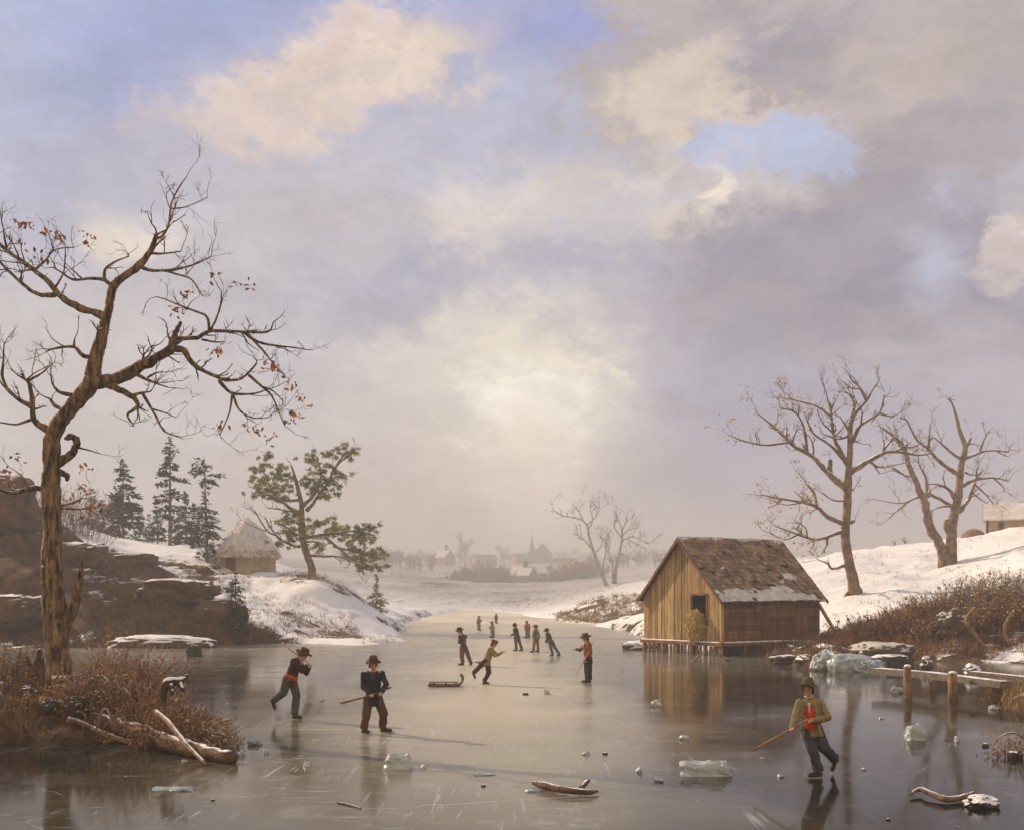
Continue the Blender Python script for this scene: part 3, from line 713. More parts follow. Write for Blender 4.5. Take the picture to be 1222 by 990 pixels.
# ---- two bare trees on the right hill
t = Tree('bare_elm_tree', 'tall leafless elm with an upright branching crown on the snowy slope behind the boathouse', 1020, 708, seat(1020, 708, 64), 8, M['bark_far'], M['twig_far'], twig_len=1.1, twig_n=.75, spread=.55, fat=.78)
c2 = lambda *pp: [(860+x/3.376, 430+y/3.376) for x, y in pp]
t.limb([(1022,716)]+c2((540,930),(525,850),(513,780),(503,720),(505,650),(513,520),(518,430),(522,350),(522,270),(545,210),(590,160),(612,120),(633,90)), [14,9.5,8,7.3,7,6.8,6,5,4.2,3.6,2.8,1.8,1.2,.7], seg=12, trunk=True, n=5, rough=.14, twigs=.4)
for a_ in (1006, 1034): t.limb([(1020,700),(a_*.5+510,708),(a_,713)], [6,4,1.5], twigs=0, slope=0)
for p_, r_ in [
 (c2((510,520),(430,450),(370,385),(290,340),(230,280),(150,215)), (5,1)), (c2((275,328),(180,340),(100,325),(45,305)), (2,.7)), (c2((350,378),(335,270),(300,210),(240,190)), (2.2,.7)),
 (c2((440,455),(441,430),(440,400)), (4,3)), (c2((374,390),(372,340),(355,300)), (1.6,.6)),
 (c2((512,420),(465,330),(450,260),(445,200),(470,150)), (3.4,.8)), (c2((500,400),(440,340),(370,290),(350,240)), (2.6,.7)), (c2((448,230),(390,185),(300,160),(245,150)), (2,.6)), (c2((445,205),(430,150),(410,85)), (1.5,.6)), (c2((452,290),(410,250),(390,200)), (1.4,.6)),
 (c2((526,450),(600,400),(690,365),(790,380),(840,375)), (4.2,.8)), (c2((640,380),(680,330),(710,285)), (2.2,.7)), (c2((600,405),(640,430),(700,420),(750,410)), (2,.6)), (c2((690,430),(740,460),(760,480)), (1.2,.6)), (c2((605,405),(630,440),(640,455)), (1.4,.6)), (c2((650,375),(660,340),(655,320)), (1.4,.6)),
 (c2((522,270),(537,180),(520,140),(505,130)), (2.4,.8)), (c2((530,330),(565,260),(640,210),(660,130)), (3,.8)), (c2((640,210),(690,225),(730,205)), (1.4,.6)), (c2((520,300),(480,315),(430,305)), (2,.6)), (c2((588,165),(560,110),(530,80),(512,50)), (2,.6)), (c2((560,115),(525,110),(490,85)), (1.3,.5)), (c2((565,262),(570,210),(560,180)), (1.4,.5)), (c2((515,280),(490,240),(480,225)), (1.6,.7)),
 (c2((500,655),(430,630),(390,590),(330,570),(240,555),(165,540)), (3.6,.8)), (c2((390,592),(375,530),(350,500),(335,480)), (2.2,.7)), (c2((500,565),(450,560),(405,530)), (1.6,.6)), (c2((330,570),(270,580),(220,570)), (1.2,.5)),
 (c2((500,685),(440,705),(380,720),(310,700),(220,665)), (3.4,.8)), (c2((430,710),(425,750),(390,790)), (1.5,.6)), (c2((310,700),(260,720),(190,690)), (1.3,.6)), (c2((350,712),(340,670),(300,650)), (1.2,.6)), (c2((498,825),(450,838),(430,815),(390,800)), (2.4,.7)),
 (c2((525,650),(540,645)), (3,2)), (c2((518,525),(535,520)), (2,1.4)),
]: t.limb(p_, r_)
lv = [v for v in t.tips if (v.x/v.y*F+CX) < 975 and t.rng.random() < .22]
t.finish(lv, M['leaf_pale'], .09, 5, .22)
t = Tree('split_bare_tree', 'leafless old tree with two forking trunks on the snowy hill near the log cabin', 1134, 673, seat(1134, 673, 84), 21, M['bark_far'], M['twig_far'], twig_len=1.3, twig_n=.6, spread=.55, fat=.78)
t.limb([(1134,684)]+c2((928,810),(930,700),(938,640),(955,560),(962,500),(968,430),(985,350),(965,290),(953,240),(935,180),(915,155)), [12,9.5,8,7,6.5,5.5,5,4,3,2.4,1.4,.7], seg=12, trunk=True, n=5, rough=.14, twigs=.4)
t.limb([(1130,684)]+c2((905,790),(870,720),(840,660),(825,580),(800,520),(765,440),(738,350),(690,300),(640,265)), [9,7.5,6,5.5,4.6,4,3.4,2.4,1.6,.8], seg=11, slope=-.1, twigs=.8, rough=.14)
for p_, r_ in [
 (c2((960,455),(920,435),(880,405),(830,350),(790,320),(760,260),(738,228)), (3.4,.8)), (c2((835,355),(842,290),(845,250)), (1.6,.6)), (c2((965,395),(930,370),(890,335),(860,310)), (2.2,.7)), (c2((810,330),(770,350),(740,340)), (1.2,.5)),
 (c2((985,395),(1045,370),(1100,362),(1160,368)), (2.6,.7)), (c2((1045,370),(1060,320),(1088,275)), (1.8,.7)), (c2((985,365),(1000,330),(1010,312)), (2.4,1.2)), (c2((1110,362),(1140,380),(1160,385)), (1,.5)),
 (c2((965,510),(1000,490),(1040,478),(1100,472),(1160,485)), (3,.8)), (c2((1100,474),(1130,500),(1145,520)), (1.2,.5)), (c2((1035,480),(1030,440),(1040,430)), (1.5,.6)), (c2((960,610),(1000,560),(1015,515),(1030,480)), (3.4,1)), (c2((1010,530),(1050,560),(1070,575)), (1.2,.5)), (c2((1025,500),(1070,540),(1100,580)), (1.5,.5)), (c2((985,450),(1010,460),(1030,455)), (1.4,.6)),
 (c2((940,590),(890,560),(850,540),(825,530)), (3,1.4)), (c2((945,560),(920,520),(880,500),(830,495)), (3,.9)), (c2((925,585),(880,590),(850,605)), (1.8,.7)), (c2((812,545),(770,560),(710,605),(680,635)), (2,.6)), (c2((770,560),(720,575),(610,555)), (1.3,.5)), (c2((832,545),(825,470),(800,420),(795,380)), (2,.7)), (c2((745,385),(720,340),(700,320)), (1.4,.6)), (c2((775,470),(740,460),(690,440)), (1.3,.5)),
]: t.limb(p_, r_)
t.limb(c2((850,690),(838,670),(833,655)), [4.5,4,3.5], stub=True)
t.limb(c2((920,690),(908,665),(915,640)), [4,3.4,2.6], stub=True)
t.finish()
# ---- hazy birches far off beyond the brown grass bank
def birch(name, label, px, py, Y, seed, limbs):
    t = Tree(name, label, px, py, Y, seed, M['birch'], M['twig_far'], twig_len=3.4, twig_n=.4, spread=.4, group=None)
    for i, (p_, r_) in enumerate(limbs): t.limb(p_, r_, seg=7, trunk=(i == 0))
    return t.finish()
birch('birch_tree', 'pale hazy birch leaning towards the church beyond the grassy bank', 724, 701, 258, 4, [
 ([(726,703),(720,690),(714,675),(708,657),(703,640),(701,628),(694,620),(683,617),(672,615),(660,608)], [2.6,2.2,2,1.8,1.5,1.2,1,.8,.6,.4]),
 ([(719,690),(720,672),(723,658),(722,645)], (1.5,.5)), ([(707,655),(698,645),(690,638)], (1.2,.5)), ([(696,621),(692,612),(688,604)], (.9,.4)), ([(702,632),(707,620),(704,606)], (1,.4)), ([(709,660),(718,650),(721,640)], (1,.4)), ([(700,626),(712,615),(716,600)], (.9,.4)), ([(722,660),(728,650),(727,640)], (.8,.4))])
birch('birch_tree', 'hazy twin stemmed birch standing nearest the left end of the boathouse', 735, 701, 262, 5, [
 ([(736,703),(734,690),(736,672),(740,655),(742,643),(742,632),(739,622)], [2.4,2.1,1.9,1.6,1.3,1,.5]),
 ([(732,702),(731,688),(731,675),(729,664)], (1.6,.6)), ([(741,648),(747,642),(754,646),(766,652)], (1,.4)), ([(742,640),(750,632),(760,630)], (.9,.4)), ([(742,634),(747,622),(748,616)], (.9,.4)), ([(739,660),(746,662),(751,667)], (.8,.4)), ([(741,640),(734,630),(733,622)], (.9,.4)), ([(741,645),(756,640),(772,648)], (.8,.4))])
# ---------------------------------------------------------------- conifers
def conifer(name, label, px, py, Y, hpx, prof, seed, needlemat, trunkmat=None, group=None, dens=1.0, lean=0.0, nl=.34, droop=.28, gap=.0, tr=.018):
    rg = random.Random(seed); Y = seat(px, py, Y); x = X(px, Y); z = tz(x, Y)
    h = hpx*Y/F
    root = thing(name, label, 'tree', (x, Y, z), group=group)
    b0 = Vector((x, Y, z-.15)); 
    axis_ = lambda s_: b0+Vector((lean*h*s_**1.5, 0, (h+.15)*s_))
    m = MB(); m.tube([axis_(i/10) for i in range(11)], [h*tr*(1-i/10.4)+.012 for i in range(11)], 8, rough=.15)
    m.build('trunk', trunkmat or M['bark_far'], root)
    nd = MB(); bm_ = MB()
    nw = int(h*3.4*dens)+6
    for w in range(nw):
        s_ = .06+.93*(w+rg.random())/nw
        rr = np.interp(s_, [p[0] for p in prof], [p[1] for p in prof])*h
        if rr < .04: continue
        for k in range(rg.randint(3, 6)):
            if rg.random() < gap: continue
            an = rg.uniform(0, 2*math.pi); L_ = rr*rg.uniform(.45, 1.15)
            d = Vector((math.cos(an), math.sin(an), 0)); st = axis_(s_)
            pts = []; up = rg.uniform(-.05, .25)+.25*(s_ > .8)
            for i in range(5):
                q = i/4
                pts.append(st+d*L_*q+Vector((0, 0, L_*(up*q-droop*q*q*1.3+.10*q**4))))
            bm_.tube(pts, [max(.006, .016*L_*(1-q/5)) for q in range(5)], 4)
            nn = int(L_*24*dens)+5
            side = Vector((-d.y, d.x, 0))
            for j in range(nn):
                q = rg.uniform(.12, 1.0); i = min(int(q*4), 3); c = pts[i].lerp(pts[i+1], q*4-i)
                c = c+side*rg.gauss(0, L_*.13*(1.15-q))+Vector((0, 0, rg.gauss(0, .03)))
                dv = (d*rg.uniform(.2, 1)+side*rg.gauss(0, .7)+Vector((0, 0, rg.gauss(-.12, .3)))).normalized()
                ln = nl*rg.uniform(.5, 1.25)*min(1, .5+L_*.35)
                w_ = dv.cross(Vector((rg.gauss(0, .4), rg.gauss(0, .4), 1))).normalized()*ln*rg.uniform(.17, .32)
                nd.add([c-w_*.3, c+dv*ln*.45-w_, c+dv*ln, c+dv*ln*.5+w_], [(0, 1, 2, 3)])
    bm_.build('boughs', trunkmat or M['bark_far'], root)
    nd.build('needles', needlemat, root, smooth=False)
    return root
spruce = [(0, .05), (.1, .16), (.2, .21), (.35, .17), (.55, .13), (.75, .09), (.9, .05), (1, .015)]
conifer('spruce_tree', 'dark bushy spruce behind the cliff, first from the leafless oak', 147, 645, 112, 100, [(0, .08), (.1, .2), (.35, .24), (.6, .17), (.72, .08), (.8, .13), (.9, .04), (1, .01)], 31, M['needle_far'], nl=.55, dens=.9, gap=.3)
conifer('spruce_tree', 'tallest slender spruce on the snowy slope with a bare lower trunk', 203, 652, 110, 134, [(0, 0), (.2, .02), (.27, .10), (.4, .14), (.5, .11), (.62, .13), (.7, .08), (.8, .10), (.9, .04), (1, .01)], 32, M['needle_far'], nl=.5, dens=.85, gap=.38)
conifer('pine_tree', 'dark pine with a tufted flat top beside the thatched hut', 247, 670, 94, 126, [(0, .05), (.03, .22), (.1, .26), (.2, .15), (.3, .19), (.42, .14), (.5, .17), (.55, .05), (.7, .03), (.76, .2), (.82, .2), (.86, .08), (.93, .11), (1, .06)], 33, M['needle'], nl=.42, dens=1.0, lean=-.03, gap=.3)
conifer('fir_sapling', 'small brown young fir on the earth bank by the ice', 281, 757, 64.5, 70, [(0, .05), (.1, .30), (.3, .30), (.5, .2), (.65, .13), (.75, .2), (.85, .06), (1, .01)], 34, M['needle_brown'], nl=.26, dens=1.6, droop=.42)
conifer('fir_sapling', 'tiny yellowish young fir at the tip of the snowy point', 449, 742, 100, 50, [(0, .1), (.1, .3), (.3, .32), (.5, .2), (.65, .06), (.8, .05), (1, .02)], 35, M['needle_sun'], nl=.3, dens=1.8)
for i, (px, hp, Y) in enumerate([(122, 48, 128), (166, 46, 126), (178, 34, 131), (188, 52, 128), (214, 44, 130), (222, 60, 127), (231, 48, 131), (238, 38, 128), (110, 58, 122), (132, 34, 120)]):
    py_ = 655
    conifer('dark_spruce', 'dim dark spruce in the thicket behind the slender tall spruce', px, py_, Y, (660-hp)*0+hp+max(0, 655-py_)*.0+8, [(0, .1), (.1, .2), (.4, .17), (.7, .1), (1, .02)], 50+i, M['needle_far'], nl=.6, dens=.6, group='dark spruces in the thicket')
# ---- twisted pine on the knoll
def twisted_pine():
    Y = seat(372, 692, 88); t = Tree('twisted_pine_tree', 'windswept twisted pine with sunlit needle clumps on the snowy knoll', 372, 692, Y, 9, M['bark_far'], M['twig_far'], twig_len=.9, twig_n=.6, spread=.6, fat=.76)
    c3 = lambda *pp: [(240+x/3.808, 520+y/3.808) for x, y in pp]
    t.limb([(380,700)]+c3((505,650),(500,590),(475,520),(460,450),(458,360),(455,300),(440,240),(425,180),(408,130)), [9,7.5,6,5.4,5,4.4,3.8,3.2,2.2,1.2], seg=12, trunk=True, n=5, twigs=.2)
    L1 = [(c3((450,500),(400,490),(340,450),(290,370)), (2.4,.8)), (c3((340,450),(300,430),(250,350),(240,335)), (1.5,.6)), (c3((300,430),(240,410),(180,380)), (1.2,.5)),
     (c3((455,350),(410,330),(360,290),(300,265),(250,245)), (3,1)), (c3((445,290),(380,290),(330,260),(290,180)), (2.2,.8)), (c3((440,350),(400,340),(340,330),(300,325)), (1.6,.7)),
     (c3((460,320),(500,280),(530,230),(545,170),(530,110)), (3,.9)), (c3((480,340),(520,290),(570,220),(610,140),(660,70)), (3,.9)), (c3((530,235),(590,190),(650,180)), (1.8,.7)), (c3((590,170),(640,110),(680,85)), (1.4,.6)), (c3((520,250),(560,260),(600,235)), (1.4,.6)),
     (c3((465,460),(540,450),(610,440),(690,430),(770,420)), (2.6,.8)), (c3((560,455),(640,520),(720,590),(740,630)), (2,.7)), (c3((600,500),(680,520),(760,540),(840,540)), (1.8,.6)), (c3((490,540),(560,545),(640,550),(740,590),(830,590)), (2.2,.7)), (c3((620,440),(700,450),(770,470)), (1.5,.6)), (c3((480,420),(520,400),(560,380)), (1.6,.7)), (c3((470,480),(520,480),(540,510)), (1.6,.7)), (c3((445,400),(410,385),(380,390)), (1.6,.7))]
    for p_, r_ in L1: t.limb(p_, r_)
    # needle tufts in clumps along the outer limbs
    cl = c3((290,90),(250,160),(300,140),(330,190),(270,230),(300,220),(350,230),(380,190),(350,140),(310,260),(390,240),(260,265),(340,280),(395,270), (365,170),(235,190),
            (640,50),(670,90),(610,90),(560,130),(520,90),(490,115),(600,170),(650,180),(560,200),(600,220),(560,250),(500,200),(480,230),(540,270),(580,270),(530,165),(520,235),(690,75),
            (560,390),(520,400),(490,420),(620,430),(660,440),(700,420),(690,460),(740,430),(770,410),(700,490),(640,460),(600,410),(770,470),(740,450),
            (700,520),(760,525),(800,540),(740,560),(690,550),(820,530),(720,600),(740,590),(790,595), (520,490),(540,510),(500,460),(380,390),(420,380),(400,420),(380,440),(430,450),(400,470),(360,500),(410,350))
    nd = MB(); rg = t.rng
    for (a, c_) in cl:
        q = min(t.tips+[v for v in t.tips], key=lambda v: (CX+v.x/v.y*F-a)**2+(HZ-(v.z-H)/v.y*F-c_)**2)
        base = P(a, c_, q.y+rg.uniform(-.5, .5))
        for sub in range(8):
            cc = base+Vector((rg.gauss(0, .40), rg.gauss(0, .45), rg.gauss(0, .17)))
            for j in range(46):
                d = Vector((rg.gauss(0, 1), rg.gauss(0, 1), rg.gauss(.25, .7))).normalized()
                ln = rg.uniform(.16, .36); w_ = d.cross(Vector((rg.gauss(0, 1), rg.gauss(0, 1), rg.gauss(0, 1)))).normalized()*ln*.075
                nd.add([cc-w_, cc+d*ln*.5-w_*1.2, cc+d*ln, cc+d*ln*.5+w_*1.2], [(0, 1, 2, 3)])
    nd.build('needles', M['needle_sun'], t.root, smooth=False)
    t.finish()
twisted_pine()
# ---------------------------------------------------------------- shrubs
def shrub(name, label, px, Y, wpx, hpx, seed, stemmat, leafmat=None, nst=120, nleaf=0, lsz=.05, group=None, spread=.5, droop=.2, r=.012, py=None, deep=.6, cat='shrub'):
    rg = random.Random(seed); x = X(px, Y); z = max(0, tz(x, Y)); k = Y/F; w = wpx*k; h = hpx*k
    root = thing(name, label, cat, (x, Y, z), group=group)
    m = MB(); lm = MB()
    for i in range(nst):
        bx = rg.gauss(0, w*.28); by = rg.gauss(0, w*.28*deep); bz = max(0, tz(x+bx, Y+by)) if i % 6 == 0 or i == 0 else bz_
        bz_ = bz
        dome = math.sqrt(max(.08, 1-min(1, (bx/(w*.62))**2)))
        L_ = h*rg.uniform(.55, 1.1)*dome
        d = Vector((bx/w*spread*2+rg.gauss(0, .22), rg.gauss(0, .25), 1)).normalized()
        pts = [Vector((x+bx, Y+by, bz-.06))]
        for j in range(4):
            d = (d+Vector((rg.gauss(0, .16), rg.gauss(0, .16), -droop*rg.random()*j*.25))).normalized(); pts.append(pts[-1]+d*L_/4)
        m.tube(pts, [r, r*.85, r*.7, r*.5, r*.3], 3)
        for _ in range(2):
            j = rg.randint(1, 3); e = (d+Vector((rg.gauss(0, .6), rg.gauss(0, .6), rg.gauss(.1, .3)))).normalized()*L_*.3
            m.tube([pts[j], pts[j]+e*.5+Vector((0, 0, .02)), pts[j]+e], [r*.6, r*.45, r*.25], 3)
            for _l in range(nleaf):
                leaf(lm, pts[j]+e*rg.uniform(.2, 1.1)+Vector((rg.gauss(0, .03), rg.gauss(0, .03), rg.gauss(0, .03))), lsz*rg.uniform(.5, 1.3), rg)
    m.build('stems', stemmat, root)
    if nleaf: lm.build('leaves', leafmat, root, smooth=False)
    return root
M['stem_red'] = mat('rust_stem', (.27, .14, .06), (.12, .06, .03), scale=1, bump=0, island=.5, snow=.75, snown=.9)
M['stem_frost'] = mat('frosted_stem', (.36, .29, .22), (.17, .10, .06), scale=1, bump=0, island=.4)
M['stem_grey'] = mat('grey_stem', (.14, .11, .095), (.08, .06, .05), scale=1, bump=0, island=.4)
M['leaf_rust'] = mat('rust_leaf', (.38, .19, .07), (.18, .09, .04), scale=3, bump=0, island=.5)
M['leaf_frost'] = mat('frosted_leaf', (.50, .40, .28), (.26, .16, .09), scale=3, bump=0, island=.4)
th = [(1040, 53, 90, 34, 'g'), (1075, 52.5, 90, 44, 'r'), (1105, 53.5, 80, 52, 'r'), (1122, 51, 70, 36, 'r'), (1150, 54, 90, 60, 'f'), (1165, 51.5, 80, 48, 'r'), (1190, 54, 90, 68, 'f'), (1205, 51.5, 80, 56, 'r'), (1232, 53, 90, 72, 'f'), (1245, 50.8, 80, 54, 'r'), (1010, 52.8, 70, 20, 'g'), (1285, 52, 90, 64, 'r')]
for i, (px, Y, w, h, kd) in enumerate(th):
    sm, lfm, lab = {'r': (M['stem_red'], M['leaf_rust'], 'rust brown leafy shrub in the thicket on the right hand shore'), 'f': (M['stem_frost'], M['leaf_frost'], 'tall frosted pale topped shrub at the back of the thicket'), 'g': (M['stem_frost'], M['leaf_rust'], 'low tawny shrub at the thin end of the thicket near the boathouse')}[kd]
    shrub('shrub', lab, px, Y, w, h*.68, 200+i, sm, lfm, nst=230, nleaf=3, lsz=.065, r=.013, group={'r': 'rust brown shrubs in the thicket', 'f': 'frosted shrubs in the thicket', 'g': 'low shrubs in the thicket'}[kd])
for i, (px, Y, w, h) in enumerate([(82, 92, 70, 62), (104, 100, 50, 60), (60, 98, 60, 44)]):
    shrub('shrub', ['leafless shrub with pinkish leaves just beside the oak trunk on the cliff top', 'bare grey shrub on the cliff top next to the bushy spruce', 'low bare shrub on the cliff hidden partly by the oak trunk'][i], px, Y, w, h, 240+i, M['stem_grey'], M['leaf_pale'] if i == 0 else M['leaf_rust'], nst=110, nleaf=1 if i == 0 else 1, lsz=.09, r=.016)
# far bushes by the village
for i, (px, Y, w, h, lm_, lab) in enumerate([(574, 505, 50, 26, 'leaf_rust', 'round ochre bush left of the snowy roofed cottage'), (597, 500, 30, 20, 'leaf_rust', 'small tawny bush touching the cottage gable'), (680, 515, 40, 26, 'leaf_pale', 'pale yellowish bush at the middle of the far hedge'), (660, 490, 44, 14, 'stem_grey', 'low grey bush right of the snowy roofed cottage'), (698, 470, 50, 24, 'leaf_rust', 'brown bush at the foot of the leaning birch'), (555, 495, 40, 14, 'stem_grey', 'low grey bush at the far left of the hedge')]):
    shrub('bush', lab, px, Y, w, h, 260+i, M['stem_grey'], M[lm_], nst=150, nleaf=5, lsz=.5, r=.09, spread=.6)
# bare round trees among the village houses
def grow_tree(name, label, px, Y, hpx, seed, tm, wm, spread=.6, trunk=.3, levels=4, group=None):
    rg = random.Random(seed); x = X(px, Y); z = tz(x, Y); h = hpx*Y/F
    root = thing(name, label, 'tree', (x, Y, z), group=group); a, b_ = MB(), MB()
    def br(p, d, L_, r, lv):
        pts = [p]; q = p.copy()
        for i in range(4):
            d = (d+Vector((rg.gauss(0, .13), rg.gauss(0, .13), rg.gauss(.03, .1)))).normalized(); q = q+d*L_/4; pts.append(q.copy())
        (a if lv >= levels-1 else b_).tube(pts, [r, r*.9, r*.8, r*.7, r*.55], 6 if lv >= levels-1 else 4)
        if lv:
            for k in range(rg.randint(3, 5)):
                i = rg.randint(2, 4)
                e = (d+Vector((rg.gauss(0, spread), rg.gauss(0, spread), rg.gauss(.15, .3)))).normalized()
                br(pts[i], e, L_*rg.uniform(.55, .85), r*.55, lv-1)
    br(Vector((x, Y, z-.2)), Vector((rg.gauss(0, .05), 0, 1)), h*trunk, h*.022, levels)
    a.build('trunk', tm, root); b_.build('twigs', wm, root); return root
M['twig_mist'] = mat('misty_twig', (.16, .13, .12), (.11, .09, .085), scale=1, bump=0)
for i, (px, Y, hp, lab) in enumerate([(556, 770, 55, 'tall misty bare tree right of the farmhouse with a chimney'), (548, 765, 36, 'rounded misty bare tree touching the farmhouse roof'), (597, 830, 36, 'misty bare tree behind the long barn with an orange gable'), (500, 830, 34, 'faint misty bare tree left of the farmhouse'), (672, 880, 22, 'small misty tree right of the gabled hall')]):
    grow_tree('village_tree', lab, px, Y, hp, 300+i, M['twig_mist'], M['twig_mist'], spread=.55)
for i, (px, Y, hp) in enumerate([(1080, 118, 26), (1066, 112, 20), (1216, 124, 58)]):
    grow_tree('hill_sapling', ['thin frosted sapling on the skyline between the two hill trees', 'low frosted sapling left of the skyline sapling', 'pale thin tree rising behind the log cabin'][i], px, Y, hp, 320+i, M['birch'], M['twig_far'], spread=.4, levels=3)
# ---------------------------------------------------------------- boathouse
M['board_sun'] = mat('sunlit_weathered_board', (.50, .32, .14), (.23, .14, .065), scale=3.2, stretch=(2.5, 2.5, .35), bump=.5, bscale=12, bdist=.02, island=.28)  # sunlight on the gable put into the board colour
M['board_dark'] = mat('shaded_dark_board', (.20, .09, .038), (.075, .036, .019), scale=2.4, stretch=(2, 2, .5), bump=.5, bscale=12, bdist=.02, island=.3)  # shade of the long side put into the board colour
M['shingle'] = mat('old_roof_shingle', (.28, .18, .105), (.11, .07, .045), scale=2.2, bump=.6, bscale=16, bdist=.02, island=.4, snow=2.0, snown=.1)
M['trim'] = mat('reddish_trim_board', (.24, .095, .05), (.10, .045, .028), scale=3, bump=.3, island=.2)
M['dark_in'] = mat('interior_shade_board', (.03, .02, .014), (.015, .01, .008), scale=2, bump=0)  # interior shade put into the colour
M['roof_frost'] = mat('roof_frost', (.62, .60, .58), (.30, .27, .24), scale=3.5, bump=.4, contrast=(.4, .7))
M['hay'] = mat('hay', (.66, .48, .20), (.40, .26, .09), scale=4, bump=.3, bscale=30, island=.45)
def boathouse():
    th = R(56); e1 = Vector((-math.cos(th), math.sin(th), 0)); e2 = Vector((math.sin(th), math.cos(th), 0)); uz = Vector((0, 0, 1))
    O = Vector((X(862, 51.7), 51.7, 0)); W, L, zf, ze, zr = 5.26, 6.30, .62, 2.62, 5.27
    root = thing('boathouse', 'weathered board boathouse on piles with a snow edged shingle roof', 'boathouse', O)
    q = lambda a, b_, z: O+e1*a+e2*b_+uz*z
    n1 = -e2; n2 = -e1                       # outward normals of gable and long side
    top = lambda a: ze+(zr-ze)*(1-abs(a-W/2)/(W/2))
    rg = random.Random(6)
    # gable wall of vertical boards with a hay door cut out
    d0, d1, dz0, dz1 = .98, 1.92, 1.40, 2.70
    m = MB(); a = 0.0
    def board(a0, a1, z0, z1a, z1b, off):
        p = q(a0, 0, 0)+n1*off; t_ = .035
        c = [p+uz*z0, p+e1*(a1-a0)+uz*z0, p+e1*(a1-a0)+uz*z1b, p+uz*z1a]
        i_ = [v-n1*(t_+off) for v in c]
        m.hexa([i_[0], i_[1], c[1], c[0], i_[3], i_[2], c[2], c[3]])
    edges = [0]
    while edges[-1] < W-.3: edges.append(edges[-1]+rg.uniform(.17, .27))
    edges.append(W); edges = sorted(set([e for e in edges if min(abs(e-d0), abs(e-d1), abs(e-W/2)) > .08]+[d0, d1, W/2]))
    for a0, a1 in zip(edges[:-1], edges[1:]):
        g = rg.uniform(.004, .014); off = rg.uniform(.004, .03)
        zb = zf+rg.uniform(-.05, .04)
        if a0 >= d0-1e-6 and a1 <= d1+1e-6:
            board(a0+g, a1-g, zb, dz0, dz0, off); board(a0+g, a1-g, dz1, top(a0+g), top(a1-g), off)
        else: board(a0+g, a1-g, zb, top(a0+g), top(a1-g), off)
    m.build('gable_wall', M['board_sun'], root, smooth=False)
    # long side: horizontal boards
    m = MB(); z = zf
    while z < ze-.05:
        h_ = rg.uniform(.16, .22); z1 = min(z+h_, ze)
        b0 = .04
        while b0 < L:
            b1 = min(L, b0+rg.uniform(1.8, 3.4)); off = rg.uniform(.0, .02)
            m.box(q(0, b0, z)+n2*0-e1*off*0+e1*.0, e1*.04*1-e1*0, e2*(b1-b0-.008), uz*(z1-z-.012))
            b0 = b1
        z = z1
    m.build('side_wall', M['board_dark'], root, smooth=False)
    m = MB(); m.box(q(-.02, 4.6, 1.1), e1*.02, e2*.95, uz*.9); m.build('side_hatch', M['board_dark'], root, smooth=False)
    m = MB(); m.box(q(W-.04, .05, zf), e1*.04, e2*(L-.1), uz*(ze-zf)); m.box(q(.05, L-.04, zf), e1*(W-.1), e2*.04, uz*(ze-zf)); m.build('back_wall', M['board_dark'], root, smooth=False)
    m = MB(); p4 = [q(0, L, ze), q(W, L, ze), q(W/2, L, zr)]; m.add(p4+[v-e2*.04 for v in p4], [(0, 1, 2), (5, 4, 3), (0, 3, 4, 1), (1, 4, 5, 2), (2, 5, 3, 0)]); m.build('rear_gable', M['board_dark'], root, smooth=False)
    m = MB(); m.box(q(.06, .12, zf+.01), e1*(W-.12), e2*(L-.24), uz*.06); m.box(q(.3, 1.6, zf+.07), e1*(W-.6), e2*.05, uz*1.9); m.build('floor', M['dark_in'], root, smooth=False)  # floor, with an added dark panel so the hay door reads dark
    m = MB(); m.beam(q(-.02, -.02, zf), q(-.02, -.02, ze+.02), .13, .13, (1, 0, 0)); m.build('corner_post', M['board_sun'], root, smooth=False)
    m = MB()
    for (a0, a1, z0, z1) in ((d0-.09, d0, dz0-.05, dz1+.09), (d1, d1+.09, dz0-.05, dz1+.09), (d0, d1, dz1, dz1+.09), (d0, d1, dz0-.09, dz0)):
        m.box(q(a0, 0, z0)+n1*.03, e1*(a1-a0), n1*.03, uz*(z1-z0))
    m.build('door_frame', M['trim'], root, smooth=False)
    # sill beams and ledge
    m = MB(); m.beam(q(-.1, -.1, zf-.09), q(W+.1, -.1, zf-.09), .16, .15); m.beam(q(-.1, 0.02, zf-.09), q(-.1, L, zf-.09), .16, .15)
    m.build('sill_beam', M['trim'], root, smooth=False)
    m = MB()
    for s_ in (0, 1):
        nn = 40; c = []
        for i in range(nn+1):
            t_ = i/nn
            p = (q(W*t_, -.16, zf) if s_ == 0 else q(-.16, L*.8*t_, zf)); w = .09*(.5+.5*abs(mnoise.noise(Vector((t_*9, s_*5, 1)))))
            c.append((p+uz*(.0), w))
        m.tube([v for v, w in c], [w*.7 for v, w in c], 6)
    m.build('snow_ledge', M['snowcap'], root)
    # piles
    piles = [(.05, -.05), (1.0, -.05), (1.9, -.05), (2.9, -.05), (3.8, -.05), (W-.05, -.05), (-.05, 1.3), (-.05, 2.6), (-.05, 3.8), (1.6, 1.4), (3.2, 1.4), (1.6, 3), (3.2, 3)]
    for i, (a, b_) in enumerate(piles):
        m = MB(); p = q(a, b_, 0)+Vector((rg.uniform(-.04, .04), 0, 0)); m.tube([p-uz*.3, p+uz*.25, p+uz*(zf-.14)], [.11, .10, .09], 9, rough=.2, rs=5); m.build('pile', M['stick'] if b_ < 0 else M['board_dark'], root)
    m = MB(); a = .1
    while a < W-.1:                           # slab skirting under the gable
        w = rg.uniform(.14, .3); m.box(q(a, .12, -.1), e1*(w-.03), e2*.03, uz*(zf+rg.uniform(-.1, -.02))); a += w+rg.uniform(0, .12)
    m.build('skirting_boards', M['board_sun'], root, smooth=False)
    # roof: rows of shingles on each slope
    sl = math.hypot(W/2, zr-ze); oh, og = .34, .28
